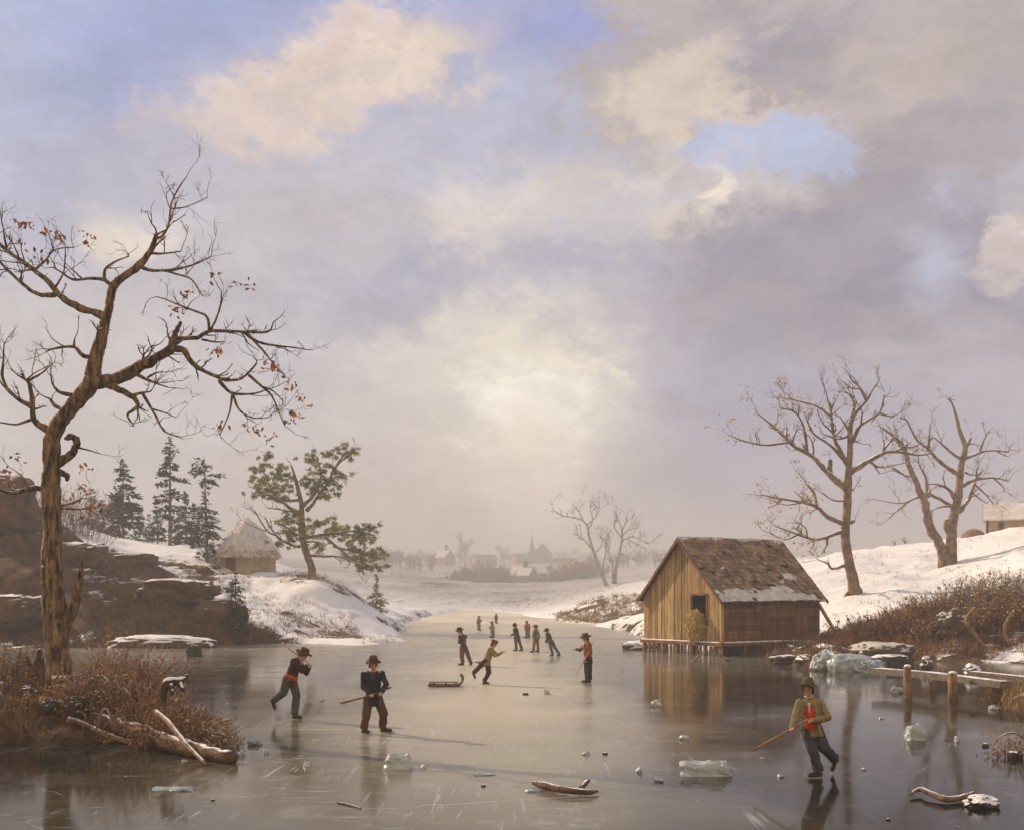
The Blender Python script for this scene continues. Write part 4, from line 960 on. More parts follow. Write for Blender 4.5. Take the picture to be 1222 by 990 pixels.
    m = MB(); mt = MB()
    for side in (0, 1):
        ev = (e1 if side == 0 else -e1)*(W/2)/sl+uz*((zr-ze)/sl)   # up the slope
        nr = ev.cross(e2); nr = nr if nr.z > 0 else -nr
        base = q(0 if side == 0 else W, 0, ze)
        mt.box(base-ev*oh*.9-e2*(og-.04), ev*(sl+oh*.9), e2*(L+2*og-.08), nr*.04)
        rows = 15; st = (sl+oh)/rows
        for r_ in range(rows):
            b0 = -og
            while b0 < L+og:
                w = rg.uniform(.16, .34); b1 = min(L+og, b0+w)
                if rg.random() > .03:
                    lift = .045+rg.uniform(0, .022); o = base+ev*(-oh+r_*st-rg.uniform(0, .05))+e2*b0
                    ln = st*1.35
                    v0 = o+nr*(lift+.03); 
                    m.hexa([v0-nr*.02, v0-nr*.02+e2*(b1-b0-.01), v0+ev*ln-nr*.045+e2*(b1-b0-.01), v0+ev*ln-nr*.045, v0, v0+e2*(b1-b0-.01), v0+ev*ln-nr*.025+e2*(b1-b0-.01), v0+ev*ln-nr*.025])
                b0 = b1
    rf = m.build('roof', M['shingle'], root, smooth=False); mt.build('roof_deck', M['dark_in'], rf, smooth=False)
    for side in (0, 1):
        ev = (e1 if side == 0 else -e1)*(W/2)/sl+uz*((zr-ze)/sl); base = q(0 if side == 0 else W, 0, ze)
        for bb in (-og-.03, L+og): m = MB(); m.box(base-ev*oh+e2*bb-uz*.10, ev*(sl+oh), e2*.035, uz*.15); m.build('barge_board', M['trim'], rf, smooth=False)
    # snow lying on the roof: thick towards the eave and along the ridge, thin torn patches between
    m = MB()
    for side in (0, 1):
        ev = (e1 if side == 0 else -e1)*(W/2)/sl+uz*((zr-ze)/sl); nr = ev.cross(e2); nr = nr if nr.z > 0 else -nr
        base = q(0 if side == 0 else W, 0, ze); NU, NV = 56, 120; idx = {}; vs_ = []; fs_ = []
        for i in range(NU+1):
            for j in range(NV+1):
                u = -oh-.02+(sl+oh+.06)*i/NU; v = -og-.02+(L+2*og+.04)*j/NV
                nzv = mnoise.fractal(Vector((u*1.1+side*9, v*.55, 3)), .9, 2.1, 5)
                nz2 = mnoise.noise(Vector((u*4, v*3, 8)))
                s_ = (u+oh)/(sl+oh)
                t_ = .13*max(0, 1-s_/.26)+.10*max(0, (s_-.95)/.05)+.11*nzv+.05*nz2-.062
                edge = min(1, (v+og+.02)/.15, (L+og+.02-v)/.15)
                idx[i, j] = (t_, len(vs_)); vs_.append(base+ev*u+e2*v+nr*(.075+min(max(t_, -.01), .12)*max(edge, .3)))
        for i in range(NU):
            for j in range(NV):
                k = [idx[i, j], idx[i+1, j], idx[i+1, j+1], idx[i, j+1]]
                if min(x[0] for x in k) > -.005: fs_.append(tuple(x[1] for x in k))
        m.add(vs_, fs_)
    m.build('roof_snow', M['roof_frost'], rf)
    # props leaning on the far end
    m = MB()
    m.beam(q(-.03, L-.1, ze-.35), P(1006, 769, 53.6), .13, .11); m.build('prop', M['stick'], root, smooth=False)
    m = MB(); m.beam(q(-.03, L-.2, zf+.15), P(986, 768, 54.6), .12, .10); m.build('prop', M['stick'], root, smooth=False)
    # hay stuffed out of the door
    m = MB(); rg = random.Random(12); core = q((d0+d1)/2+.15, -.05, dz0-.02)
    hp = thing('hay_bundle', 'loose golden hay spilling out of the boathouse gable door', 'hay', core)
    for i in range(2600):
        t_ = rg.random(); an = rg.uniform(0, 6.28); rr = math.sqrt(rg.random())
        c = core+e1*(.62*rr*math.cos(an))+uz*(.70*rr*math.sin(an)-.08)+n1*(.06+.36*math.sqrt(max(0, 1-rr*rr))*rg.random())
        d = Vector((rg.gauss(0, .5), rg.gauss(0, .5), rg.gauss(-.55, .7))).normalized(); ln = rg.uniform(.12, .3)
        w_ = d.cross(n1+Vector((rg.gauss(0, .4), rg.gauss(0, .4), rg.gauss(0, .4)))).normalized()*.012
        m.quad(c-d*ln*.5-w_, c-d*ln*.5+w_, c+d*ln*.5+w_, c+d*ln*.5-w_)
    m.build('hay_straws', M['hay'], hp, smooth=False)
    m = MB(); mm = Matrix((e1, n1, uz)).transposed(); m.ell(core+n1*.02-uz*.1, .50, .24, .58, mm, 16, 10)
    for v in m.v: v += Vector((mnoise.noise(v*3), mnoise.noise(v*3+Vector((5, 0, 0))), mnoise.noise(v*3+Vector((0, 9, 0)))))*.08
    m.build('hay_core', M['hay'], hp)
boathouse()
# ---------------------------------------------------------------- small houses
M['wall_tan'] = mat('tan_log_wall', (.42, .29, .16), (.28, .18, .10), scale=2, bump=.4)
M['wall_red'] = mat('red_brown_board', (.17, .06, .035), (.10, .04, .025), scale=2, bump=.3)
M['wall_grey'] = mat('grey_board', (.16, .13, .11), (.10, .08, .07), scale=2, bump=.2)
M['wall_ochre'] = mat('ochre_board', (.50, .27, .10), (.36, .19, .08), scale=2, bump=.2)
M['roof_snow'] = mat('snowy_roof', (.74, .72, .70), (.55, .50, .45), scale=.8, bump=.3)
M['roof_grey'] = mat('slate_grey_roof', (.22, .20, .20), (.15, .13, .13), scale=.8, bump=.2)
M['glass_dark'] = mat('dark_window', (.03, .028, .03), (.02, .02, .02), rough=.2, bump=0, spec=.5)
def house(name, label, px, Y, rz, W, L, he, hr, wall, gable, roof, wins=(), chim=None, sink=.3, cat='house', dz=0, k=1.0):
    """ridge along local x; gables at both ends"""
    x = X(px, Y); z = tz(x, Y)+dz
    root = thing(name, label, cat, (x, Y, z), rz); root.scale = (k, k, k)
    m = MB()
    for s_ in (-1, 1): m.box((-L/2, s_*W/2-.1, -sink), (L, 0, 0), (0, .2, 0), (0, 0, he+sink))
    m.build('wall', wall, root, smooth=False, local=True)
    for s_ in (-1, 1):
        m = MB(); x0 = s_*L/2
        p = [(x0, -W/2-.1, -sink), (x0, W/2+.1, -sink), (x0, W/2+.1, he), (x0, 0, hr), (x0, -W/2-.1, he)]
        p2 = [(a-s_*.22, b_, c_) for a, b_, c_ in p]; m.add([Vector(v)+Vector((s_*.02, 0, 0)) for v in p]+[Vector(v) for v in p2], [(0, 1, 2, 3, 4), (9, 8, 7, 6, 5)]+[(i, i+5, (i+1) % 5+5, (i+1) % 5) for i in range(5)])
        m.build('gable', gable, root, smooth=False, local=True)
    m = MB(); o = .35; sl = (hr-he)/(W/2)
    for s_ in (-1, 1):
        a = [(-L/2-o, s_*(W/2+o), he-o*sl+.06), (L/2+o, s_*(W/2+o), he-o*sl+.06), (L/2+o, 0, hr+.06), (-L/2-o, 0, hr+.06)]
        nq = 16; vs_ = []; fs_ = []
        for i in range(nq+1):
            for j in range(9):
                u, v = i/nq, j/8
                pt = (Vector(a[0]).lerp(Vector(a[1]), u)).lerp(Vector(a[3]).lerp(Vector(a[2]), u), v)
                vs_.append(pt+Vector((0, 0, .10+.07*mnoise.noise(Vector((u*6, v*4, px))))))
        for i in range(nq):
            for j in range(8): k = i*9+j; fs_.append((k, k+9, k+10, k+1))
        m.add(vs_, fs_)
        av = [Vector(v) for v in a]; m.add(av+[v+Vector((0, 0, .13)) for v in av], [(0, 1, 2, 3), (0, 4, 5, 1), (1, 5, 6, 2), (3, 7, 4, 0)])
    rf = m.build('roof', roof, root, smooth=False, local=True)
    if chim:
        m = MB(); cx_, ch, cw = chim; m.box((cx_-cw/2, -cw/2, hr-.4), (cw, 0, 0), (0, cw, 0), (0, 0, ch+.4)); m.box((cx_-cw*.62, -cw*.62, hr+ch), (cw*1.24, 0, 0), (0, cw*1.24, 0), (0, 0, .18)); m.build('chimney', M['wall_red'], rf, smooth=False, local=True)
    for (sd_, a, zz, w, h_) in wins:       # sd_: 'f' front (-y), 'l' / 'r' gable
        m = MB(); fr = MB()
        def rect(mb_, w2, h2, off, t_):
            if sd_ == 'f': mb_.box((a-w2/2, -W/2-.1-off-t_, zz-h2/2), (w2, 0, 0), (0, t_, 0), (0, 0, h2))
            else:
                s_ = 1 if sd_ == 'r' else -1; x0 = s_*(L/2+.02+off); mb_.box((min(x0, x0+s_*t_), a-w2/2, zz-h2/2), (t_, 0, 0), (0, w2, 0), (0, 0, h2))
        rect(fr, w+.16, h_+.16, .003, .03); rect(m, w, h_, .035, .02)
        f_ = fr.build('window', M['wall_grey'] if wall is not M['wall_grey'] else M['wall_tan'], root, smooth=False, local=True); m.build('pane', M['glass_dark'], f_, smooth=False, local=True)
    return root
house('log_cabin', 'tan log cabin with a snowy roof and red brown gable on the right skyline', 1204, 111, R(-22), 3.6, 4.0, 1.5, 2.9, M['wall_tan'], M['wall_red'], M['roof_snow'], [('f', -.7, .8, .35, .5), ('r', .1, .9, .5, 1.1)], cat='cabin', dz=-.15)
house('farmhouse', 'misty farmhouse with a chimney at the far left of the village', 529, 775, R(-40), 6.5, 8.0, 4.0, 7.2, M['wall_ochre'], M['wall_grey'], M['roof_snow'], [('f', -1.5, 2.2, 1.2, 1.6), ('f', 2.0, 2.2, 1.0, 1.3)], (2.0, 2.0, 1.1), k=1.5)
house('long_barn', 'long grey village barn with an orange lit end wall', 577, 800, R(28), 6, 11.0, 2.8, 5.0, M['wall_red'], M['wall_ochre'], M['roof_grey'], [('f', 0, 1.4, 1.6, 2.0)], cat='barn', k=1.5)
house('small_house', 'small ochre edged house just left of the church', 620, 835, R(24), 5.5, 7.0, 3.4, 5.4, M['wall_grey'], M['wall_ochre'], M['roof_grey'], [('f', -1.2, 1.8, .9, 1.2), ('f', 1.4, 1.8, .9, 1.2)], k=1.35)
house('gabled_hall', 'steep gabled grey hall right of the church spire', 648, 850, R(80), 9.5, 11, 6.0, 11.5, M['wall_grey'], M['wall_grey'], M['roof_grey'], [('l', -1.8, 3.2, 1.2, 2.0), ('l', 1.8, 3.2, 1.2, 2.0)], cat='hall', k=1.2)
house('cottage', 'grey cottage with a bright snowy roof in front of the church', 624, 530, R(-32), 5.0, 6.4, 2.3, 4.6, M['wall_grey'], M['wall_grey'], M['roof_snow'], [('f', -1.2, 1.2, .8, .9), ('f', 1.4, 1.2, .8, .9), ('l', 0, 1.4, .9, 1.0)], (.9, 1.5, .9), k=1.65)
house('low_house', 'low misty house with a pale roof at the right end of the village', 672, 890, R(8), 6, 12, 2.4, 4.4, M['wall_grey'], M['wall_grey'], M['roof_snow'], [('f', -3, 1.3, 1, 1.1), ('f', 3, 1.3, 1, 1.1)], k=1.68)
def church():
    Y = 825; x = X(635, Y); z = tz(x, Y); root = thing('church', 'misty village church with a tall pointed spire', 'church', (x, Y, z)); root.scale = (1.17, 1.17, 1.17)
    m = MB(); m.box((-2.6, -2.6, -.5), (5.2, 0, 0), (0, 5.2, 0), (0, 0, 7.2)); m.build('tower', M['wall_grey'], root, smooth=False, local=True)
    m = MB(); m.box((-1.5, -1.5, 7.4), (3.0, 0, 0), (0, 3.0, 0), (0, 0, 1.8)); m.build('belfry', M['wall_grey'], root, smooth=False, local=True)
    m = MB(); I = Matrix.Identity(3); m.lathe([(3.9, 6.5), (2.1, 7.6), (1.9, 7.7)], Matrix.Rotation(R(45), 3, 'Z'), (0, 0, 0), 4); m.build('tower_roof', M['roof_grey'], root, smooth=False, local=True)
    m = MB(); m.lathe([(2.3, 9.0), (1.35, 10.2), (.75, 13.0), (.05, 18.4)], I, (0, 0, 0), 8); sp_ = m.build('spire', M['roof_grey'], root, smooth=False, local=True)
    m = MB(); m.box((-.06, -.06, 18.2), (.12, 0, 0), (0, .12, 0), (0, 0, 1.2)); m.box((-.3, -.05, 18.8), (.6, 0, 0), (0, .1, 0), (0, 0, .12)); m.build('cross', M['wall_grey'], sp_, smooth=False, local=True)
    m = MB(); m.box((-.6, -2.66, 2.5), (1.2, 0, 0), (0, .05, 0), (0, 0, 2.4)); m.build('window', M['glass_dark'], root, smooth=False, local=True)
    m = MB(); m.box((-.8, -2.66, -.2), (1.6, 0, 0), (0, .05, 0), (0, 0, 2.2)); m.build('door', M['wall_red'], root, smooth=False, local=True)
church()
# haystack by the cabin
def haystack():
    Y = 108; x = X(1162, Y); z = tz(x, Y); root = thing('haystack', 'low brown haystack on the hill left of the log cabin', 'haystack', (x, Y, z)); rg = random.Random(4); m = MB()
    I = Matrix.Identity(3); prof = [(1.15, -.15), (1.1, .25), (.95, .6), (.65, .88), (.3, 1.0), (.05, 1.03)]; m.lathe(prof, I, (0, 0, 0), 28)
    for v in m.v: v += Vector((mnoise.noise(v*2.2), mnoise.noise(v*2.2+Vector((4, 0, 0))), mnoise.noise(v*2+Vector((0, 7, 0)))))*.12
    m.build('hay_mound', M['hay_far'], root, local=True)
    m = MB()
    for i in range(900):
        an = rg.uniform(0, 6.28); s_ = rg.random(); r_ = np.interp(s_, [0, .3, .6, .85, 1], [1.12, 1.05, .9, .6, .05]); c = Vector((math.cos(an)*r_, math.sin(an)*r_, s_*1.0))
        d = Vector((math.cos(an)*.5+rg.gauss(0, .5), math.sin(an)*.5+rg.gauss(0, .5), rg.gauss(-.2, .6))).normalized()*rg.uniform(.1, .22); w_ = d.cross(Vector((rg.gauss(0, 1), rg.gauss(0, 1), 1))).normalized()*.015
        m.quad(c-d*.4-w_, c-d*.4+w_, c+d*.6+w_, c+d*.6-w_)
    m.build('straws', M['hay_far'], root, smooth=False, local=True)
M['hay_far'] = mat('brown_hay', (.28, .18, .09), (.15, .09, .05), scale=3, bump=.3, island=.4)
haystack()
# thatched hut
def hut():
    Y = seat(296, 679, 94); x = X(296, Y); z = tz(x, Y)-.1; k = Y/F; root = thing('thatched_hut', 'small round hut under a heavy snowy thatch among the pines', 'hut', (x, Y, z), R(-28))
    m = MB(); m.box((-1.6, -1.5, -.4), (3.2, 0, 0), (0, 3.0, 0), (0, 0, 2.1)); m.build('wall', M['wall_clay'], root, smooth=False, local=True)
    m = MB(); m.box((-.9, -1.56, -.1), (.9, 0, 0), (0, .06, 0), (0, 0, 1.45)); m.build('door', M['board_dark'], root, smooth=False, local=True)
    m = MB(); rg = random.Random(8); I = Matrix.Identity(3)
    prof = [(2.5, 1.0), (2.62, 1.15), (2.42, 1.6), (1.95, 2.3), (1.35, 3.0), (.8, 3.55), (.35, 3.9), (.06, 4.05)]
    m.lathe(prof, I, (0, 0, 0), 40, 1.0, .95, wob=lambda an, r: .10*math.sin(an*4+1)*r/2.5)
    for v in m.v: v += Vector((mnoise.noise(v*1.6), mnoise.noise(v*1.6+Vector((4, 0, 0))), mnoise.noise(v*1.6+Vector((0, 7, 0)))))*.16
    rf = m.build('thatch_roof', M['thatch'], root, local=True)
    m = MB()
    for i in range(1500):
        an = rg.uniform(0, 6.28); s_ = rg.random()**1.6; r_ = np.interp(s_, [0, .2, .42, .65, .85, 1], [2.62, 2.45, 2.0, 1.4, .8, .1]); c = Vector((math.cos(an)*r_, math.sin(an)*r_*.95, 1.08+s_*2.95))
        d = Vector((math.cos(an)*.75+rg.gauss(0, .2), math.sin(an)*.75+rg.gauss(0, .2), -.7)).normalized()*rg.uniform(.2, .5); w_ = d.cross(Vector((math.cos(an), math.sin(an), .3))).normalized()*.02
        c += Vector((math.cos(an), math.sin(an), .4))*.05
        m.quad(c-d*.4-w_, c-d*.4+w_, c+d*.6+w_, c+d*.6-w_)
    m.build('straws', M['thatch'], rf, smooth=False, local=True)
    m = MB(); m.tube([(-1.7, -1.75, 1.28), (0, -1.95, 1.2), (1.8, -1.7, 1.25)], [.06, .07, .06], 6); m.build('eave_pole', M['stick'], root, local=True)
M['thatch'] = mat('thatch', (.52, .38, .22), (.28, .18, .10), scale=2.5, bump=.5, bscale=20, island=.3, snow=.36, snown=.9, snows=1.3, snowcol=(.70, .67, .64, 1))
M['wall_clay'] = mat('clay_wall', (.46, .36, .23), (.34, .25, .15), scale=2, bump=.4)
hut()
# ---------------------------------------------------------------- rocks, ice lumps, timber
def rock(name, label, px, py, Y, w, h, seed, m_, dpt=None, cat='rock', group=None, z=None, flat=1.0, sub=5, amp=.28, rz=0, bottom=None):
    """w, h in metres; sits on the ground or ice at the given place"""
    import bmesh
    x = X(px, Y); z = (max(0, tz(x, Y)) if z is None else z); dpt = dpt or w*.8
    bm = bmesh.new(); bmesh.ops.create_icosphere(bm, subdivisions=sub, radius=1)
    o_ = Vector((seed*3.1, seed*1.7, seed*.9))
    for v in bm.verts:
        c = v.co.copy()
        d = 1+amp*mnoise.fractal(c*1.1+o_, .9, 2.0, 4)
        f_ = mnoise.voronoi(c*1.5+o_)[0]; d += amp*.9*(min(.45, f_[1]-f_[0])-.25); d += .05*mnoise.fractal(c*6+o_, .8, 2.0, 3)
        c = c*d
        pw = .75 if w > 1.5 else 1.0
        c = Vector((math.copysign(abs(c.x)**pw, c.x), math.copysign(abs(c.y)**pw, c.y), math.copysign(abs(c.z)**(pw*.9), c.z)))
        v.co = Vector((c.x*w/2, c.y*dpt/2, (c.z+.55)*h/1.55))
    me = bpy.data.meshes.new(name); bm.to_mesh(me); bm.free()
    me.polygons.foreach_set('use_smooth', [True]*len(me.polygons)); me.materials.append(m_)
    o = bpy.data.objects.new(name, me); C.objects.link(o); o.location = (x, Y, z); o.rotation_euler = (0, 0, rz)
    return tag(o, label, cat, group)
k80 = 80/F
rock('cliff_rock', 'dark brown cliff rock at the left edge behind the oak', 6, 0, 74, 3.6, 3.2, 1, M['rock'], dpt=4)
rock('cliff_rock', 'flat topped dark cliff rock showing right of the oak trunk', 96, 0, 74, 2.8, 1.6, 2, M['rock'], dpt=4)
rock('cliff_rock', 'long low snow topped rock slab below the bushy spruce', 148, 0, 84, 4.8, .8, 3, M['rock'], dpt=3)
rock('cliff_rock', 'low cliff rock at the waterline left of the oak trunk', 20, 0, 63.5, 3.6, 1.5, 4, M['rock'], dpt=3)
rock('cliff_rock', 'rounded earthy rock in the bank above the shore', 212, 0, 65, 4.2, 1.1, 5, M['rock'], dpt=3)
rock('cliff_rock', 'small ledge rock with snow on the upper slope', 215, 0, 78, 3.6, .45, 6, M['rock'], dpt=3)
rock('shore_rock', 'long flat snow topped rock lying at the far left waterline', 196, 0, 60.4, 5.2, .75, 7, M['rock_snow'], dpt=1.6, z=-.1)
rock('shore_rock', 'pointed rock in the earth bank beside the small brown fir', 262, 0, 64.5, 3.0, 1.2, 8, M['rock'], dpt=2)
rock('ice_stone', 'lone round stone frozen in the ice left of the skater in brown', 231, 0, G(231, 783).y, .62, .62, 9, M['rock_dark'], z=-.08)
rock('thicket_rock', 'domed snow dusted boulder in the middle of the rusty thicket', 1137, 0, 50.6, 1.5, 1.25, 10, M['rock_frost'])
rock('spit_rock', 'broad snowy boulder on the spit at the end of the jetty', 1052, 0, 45.6, 2.4, .85, 11, M['rock_frost'], dpt=2.0)
rock('spit_rock', 'dark rock under the snowy boulder at the waterline of the spit', 1060, 0, 44.0, 1.6, .55, 12, M['rock_dark'], z=-.05)
rock('spit_rock', 'low dark stone at the boathouse end of the spit', 935, 0, 46.5, 1.2, .35, 13, M['rock_dark'], z=0)
rock('spit_rock', 'dark earth clod in the middle of the spit edge', 985, 0, 45.0, 2.2, .5, 14, M['rock_dark'], z=-.03)
rock('ice_mound', 'large blue white mound of ice against the spit behind the skater in red', 1016, 0, 42.2, 1.75, .72, 15, M['ice_blue'], cat='ice lump', z=-.12, amp=.2)
rock('ice_mound', 'smaller blue ice lump right of the large ice mound', 1040, 0, 41.6, 1.1, .5, 16, M['ice_blue'], cat='ice lump', z=-.08)
rock('ice_mound', 'low blue ice lump behind the hat of the skater in red', 982, 0, 42.5, .9, .7, 17, M['ice_blue'], cat='ice lump', z=-.08)
rock('snow_stone', 'snow capped stone standing behind the jetty posts', 1105, 0, G(1105, 800).y, .42, .55, 18, M['rock_snow'], z=-.03)
rock('snow_stone', 'white snow capped stone behind the middle of the jetty', 1160, 0, G(1160, 806).y, .62, .42, 19, M['rock_snow'], z=-.03)
rock('shore_rock', 'snowy flat stone at the left foot of the boathouse', 766, 0, 58.5, 1.9, .45, 20, M['rock_snow'], z=-.05)
rock('bank_stone', 'rounded brown stone left of the oak roots', 34, 0, 24.0, .42, .34, 21, M['rock_dark'])
rock('bank_stone', 'dark stone half buried at the front of the oak bank', 62, 0, 22.8, .42, .3, 22, M['rock_dark'])
rock('bank_stone', 'reddish stone below the oak roots by the ice edge', 92, 0, 22.6, .5, .4, 23, M['rock_dark'])
# jetty
def jetty():
    root = thing('jetty', 'low plank jetty on two posts reaching the snowy spit', 'jetty', (X(1110, 31.5), 31.5, 0))
    def plank(pts, w, t_):
        m = MB()
        a = [Vector(p) for p in pts]
        for i in range(len(a)-1): m.beam(a[i], a[i+1]+(a[i+1]-a[i]).normalized()*.002, w, t_)
        return m
    plank([P(1046, 800, 34.6), P(1110, 805, 32.6), P(1200, 816.5, 29.9)], .36, .18).build('plank', M['stick_grey'], root, smooth=False)
    plank([P(1160, 803.5, 31.8), P(1300, 818, 29.0)], .32, .16).build('plank', M['stick_grey'], root, smooth=False)
    for (px, pt, pb, r_) in ((1083, 795, 831, .105), (1137, 803, 833, .125)):
        Y = G(px, pb).y; zt = H-(pt-HZ)/F*Y; m = MB(); x = X(px, Y); m.tube([(x, Y, -.3), (x+.01, Y, .2), (x-.01, Y, zt-.03), (x, Y, zt)], [r_*1.05, r_, r_*.95, r_*.85], 14, rough=.14, rs=5); p_ = m.build('post', M['stick'], root)
        m = MB(); m.ell((x, Y, zt+.015), r_*.9, r_*.9, .05); m.build('snow_cap', M['snowcap'], p_)
    m = MB(); Y = 33.2; x = X(1113, Y); m.tube([(x, Y, -.2), (x, Y, .42)], [.07, .07], 10); m.build('post', M['stick'], root)
M['stick_grey'] = mat('grey_plank', (.21, .17, .14), (.10, .08, .065), scale=3, stretch=(1, 3, 3), bump=.5, snow=.86, snown=.9, snows=2.5)
jetty()
def timber(name, label, pts, rad, m_, cat='log', seg=9, rough=.2, branches=(), n=4):
    b0 = Vector(pts[0]); root_ = MB(); c_ = cr([Vector(p) for p in pts], n); r_ = cr([float(q) for q in rad], n)
    rg = random.Random(len(label)); c2_ = [p+Vector((rg.gauss(0, 1), rg.gauss(0, 1), rg.gauss(0, .6)))*min(r_)*.18 for p in c_]
    root_.tube(c2_, r_, seg, rough=rough, rs=6)
    for bp_, br_ in branches:
        root_.tube(cr([Vector(p) for p in bp_], 3), cr([float(q) for q in br_], 3), 6, rough=.15, rs=6)
    o = root_.build(name, m_, None, origin=(b0.x, b0.y, b0.z)); return tag(o, label, cat)
def gz(px, py, dz=0): g = G(px, py); return Vector((g.x, g.y, dz))
timber('fallen_log', 'long fallen log sloping from the oak roots down onto the ice', [P(112, 858, 22.6), P(160, 872, 21.6), P(215, 890, 20.2), gz(274, 911, .09)], [.15, .155, .145, .115], M['wet_log'], rough=.12, n=8, seg=12)
timber('fallen_branch', 'pale peeled branch crossing over the fallen log', [P(186, 848, 20.6), P(205, 866, 20.1), P(222, 887, 19.6), gz(246, 913, .02)], [.04, .045, .04, .028], M['stick'], cat='branch', branches=[([P(205, 866, 20.1), P(214, 876, 19.9), P(217, 882, 19.8)], [.03, .025, .015])])
timber('fallen_branch', 'short pale cut branch at the foot of the oak', [P(82, 858, 22.4), P(96, 862, 22.2), P(112, 869, 22.0)], [.055, .05, .04], M['stick'], cat='branch')
timber('fallen_branch', 'pale broken branch lying before the fallen log', [P(110, 868, 21.9), P(138, 881, 21.6), gz(161, 889, .05)], [.05, .05, .045], M['stick'], cat='branch')
timber('dead_snag', 'dark broken stump with forked top left of the oak trunk', [P(46, 862, 26.6), P(43, 830, 26.6), P(45, 800, 26.6), P(48, 775, 26.6)], [.22, .17, .14, .06], M['rock_dark'], cat='stump', rough=.35, branches=[([P(44, 815, 26.6), P(36, 795, 26.5), P(28, 788, 26.4)], [.12, .08, .03]), ([P(36, 795, 26.5), P(30, 780, 26.4)], [.06, .02])], n=6)
timber('snowy_snag', 'black broken branch end rimmed with snow above the fallen log', [P(196, 842, 20.8), P(195, 826, 20.8), P(200, 814, 20.8), P(212, 812, 20.9), P(222, 808, 21.0)], [.05, .06, .085, .07, .03], M['snag'] if 'snag' in M else M['bark'], cat='branch', branches=[([P(203, 815, 20.8), P(206, 828, 20.7)], [.06, .03]), ([P(213, 813, 20.9), P(219, 824, 20.8)], [.06, .03]), ([P(222, 808, 21.0), P(223, 804, 21.0)], [.03, .02])])
timber('driftwood', 'brown forked driftwood stick lying in the middle foreground', [gz(637, 938, .05), gz(650, 942, .06), gz(672, 947, .06), gz(700, 949, .05), gz(714, 947, .04)], [.03, .055, .05, .04, .015], M['wet_log'], cat='driftwood', branches=[([gz(692, 947, .06), gz(700, 943, .12), gz(703, 942, .13)], [.04, .035, .02])])
timber('driftwood', 'curved driftwood branch at the lower right joining a dark lump', [gz(1087, 951, .05), gz(1098, 948, .08), gz(1110, 953, .08), gz(1130, 958, .05), gz(1150, 955, .06), gz(1162, 952, .08)], [.02, .03, .04, .045, .035, .02], M['stick'], cat='driftwood')
rock('driftwood_lump', 'dark root lump with a snowy top at the lower right', 1172, 0, G(1172, 962).y, .46, .17, 24, M['rock_snow'], dpt=.3, cat='driftwood', z=-.01)
timber('broken_stick', 'thin dark broken stick lying flat near the bottom edge', [gz(403, 958, .012), gz(416, 961, .014), gz(431, 965, .01)], [.013, .014, .007], M['rock_dark'], cat='stick', seg=6)
timber('propped_branch', 'pale forked branch leaning in the rusty thicket beside the domed boulder', [P(1180, 780, 49.3), P(1165, 758, 49.3), P(1153, 742, 49.3), P(1160, 728, 49.4), P(1164, 725, 49.4)], [.07, .08, .08, .06, .04], M['stick'], cat='branch')
timber('propped_branch', 'grey bent branch rising from the thicket at the right edge', [P(1205, 772, 49.0), P(1199, 752, 49.0), P(1203, 738, 49.0), P(1210, 728, 49.1)], [.06, .07, .06, .04], M['stick'], cat='branch')
timber('twig_on_ice', 'white bare stick frozen upright in the ice below the boathouse gable', [gz(826, 788, .0), P(830, 785, 48.6), P(836, 780, 48.4)], [.035, .04, .03], M['birch'], cat='stick')
timber('snowy_twig', 'pale snowy twig poking out over the ice beyond the fallen log', [P(240, 862, 21.6), P(258, 861, 21.4), P(276, 858, 21.2)], [.02, .025, .02], M['birch'], cat='twig')
timber('arching_twig', 'reddish arching twig in the brushwood at the right edge of the ice', [P(1228, 884, 20.6), P(1210, 874, 20.6), P(1194, 879, 20.5), P(1183, 893, 20.4)], [.018, .016, .014, .009], M['stick'], cat='twig')
rock('red_stone', 'rusty red stone in the brushwood at the right edge', 1211, 0, G(1211, 904).y, .26, .14, 25, M['red_clod'] if 'red_clod' in M else M['rock_dark'], z=-.02)
# ice blocks
def ice_block(name, label, px, py, w, d, h, seed, rz=0, tilt=0, m_=None):
    import bmesh
    g = G(px, py); rg = random.Random(seed); bm = bmesh.new(); bmesh.ops.create_cube(bm, size=1)
    bmesh.ops.subdivide_edges(bm, edges=bm.edges[:], cuts=5, use_grid_fill=True)
    for v in bm.verts:
        c = v.co; s_ = 1-.22*max(0, c.z+.5)*rg.uniform(.8, 1.1)
        nn = mnoise.noise(Vector((c.x*2.6+seed, c.y*2.6, c.z*2.2)))
        v.co = Vector((c.x*w*s_+nn*w*.16, c.y*d*s_+nn*d*.18, (c.z+.5)*h*(1+.45*mnoise.noise(Vector((c.x*2.2+seed*3, c.y*2.2, 4))))-.012))
    bmesh.ops.bevel(bm, geom=[e for e in bm.edges if e.calc_face_angle(0) > .6], offset=min(w, h)*.06, segments=2, affect='EDGES')
    me = bpy.data.meshes.new(name); bm.to_mesh(me); bm.free(); me.materials.append(m_ or M['ice_chunk'])
    o = bpy.data.objects.new(name, me); C.objects.link(o); o.location = g; o.rotation_euler = (tilt, 0, rz); return tag(o, label, 'ice block')
ice_block('ice_block', 'snow topped square ice block in front of the skater in the blue jacket', 475, 916, .42, .32, .22, 1, .1)
ice_block('ice_block', 'largest clear ice slab lying left of the red vested skater', 840, 924, .78, .36, .20, 2, -.05)
ice_block('ice_block', 'square white rimmed ice block right of the red vested skater', 1092, 882, .34, .26, .26, 3, .2)
ice_block('ice_slab', 'thin pale ice slab lying flat on the dark ice below the log', 205, 942, .60, .26, .045, 4, .05, m_=M['ice_blue'])
ice_block('ice_slab', 'thin greenish ice slab near the middle of the foreground', 578, 924, .34, .16, .03, 5, .1, m_=M['ice_blue'])
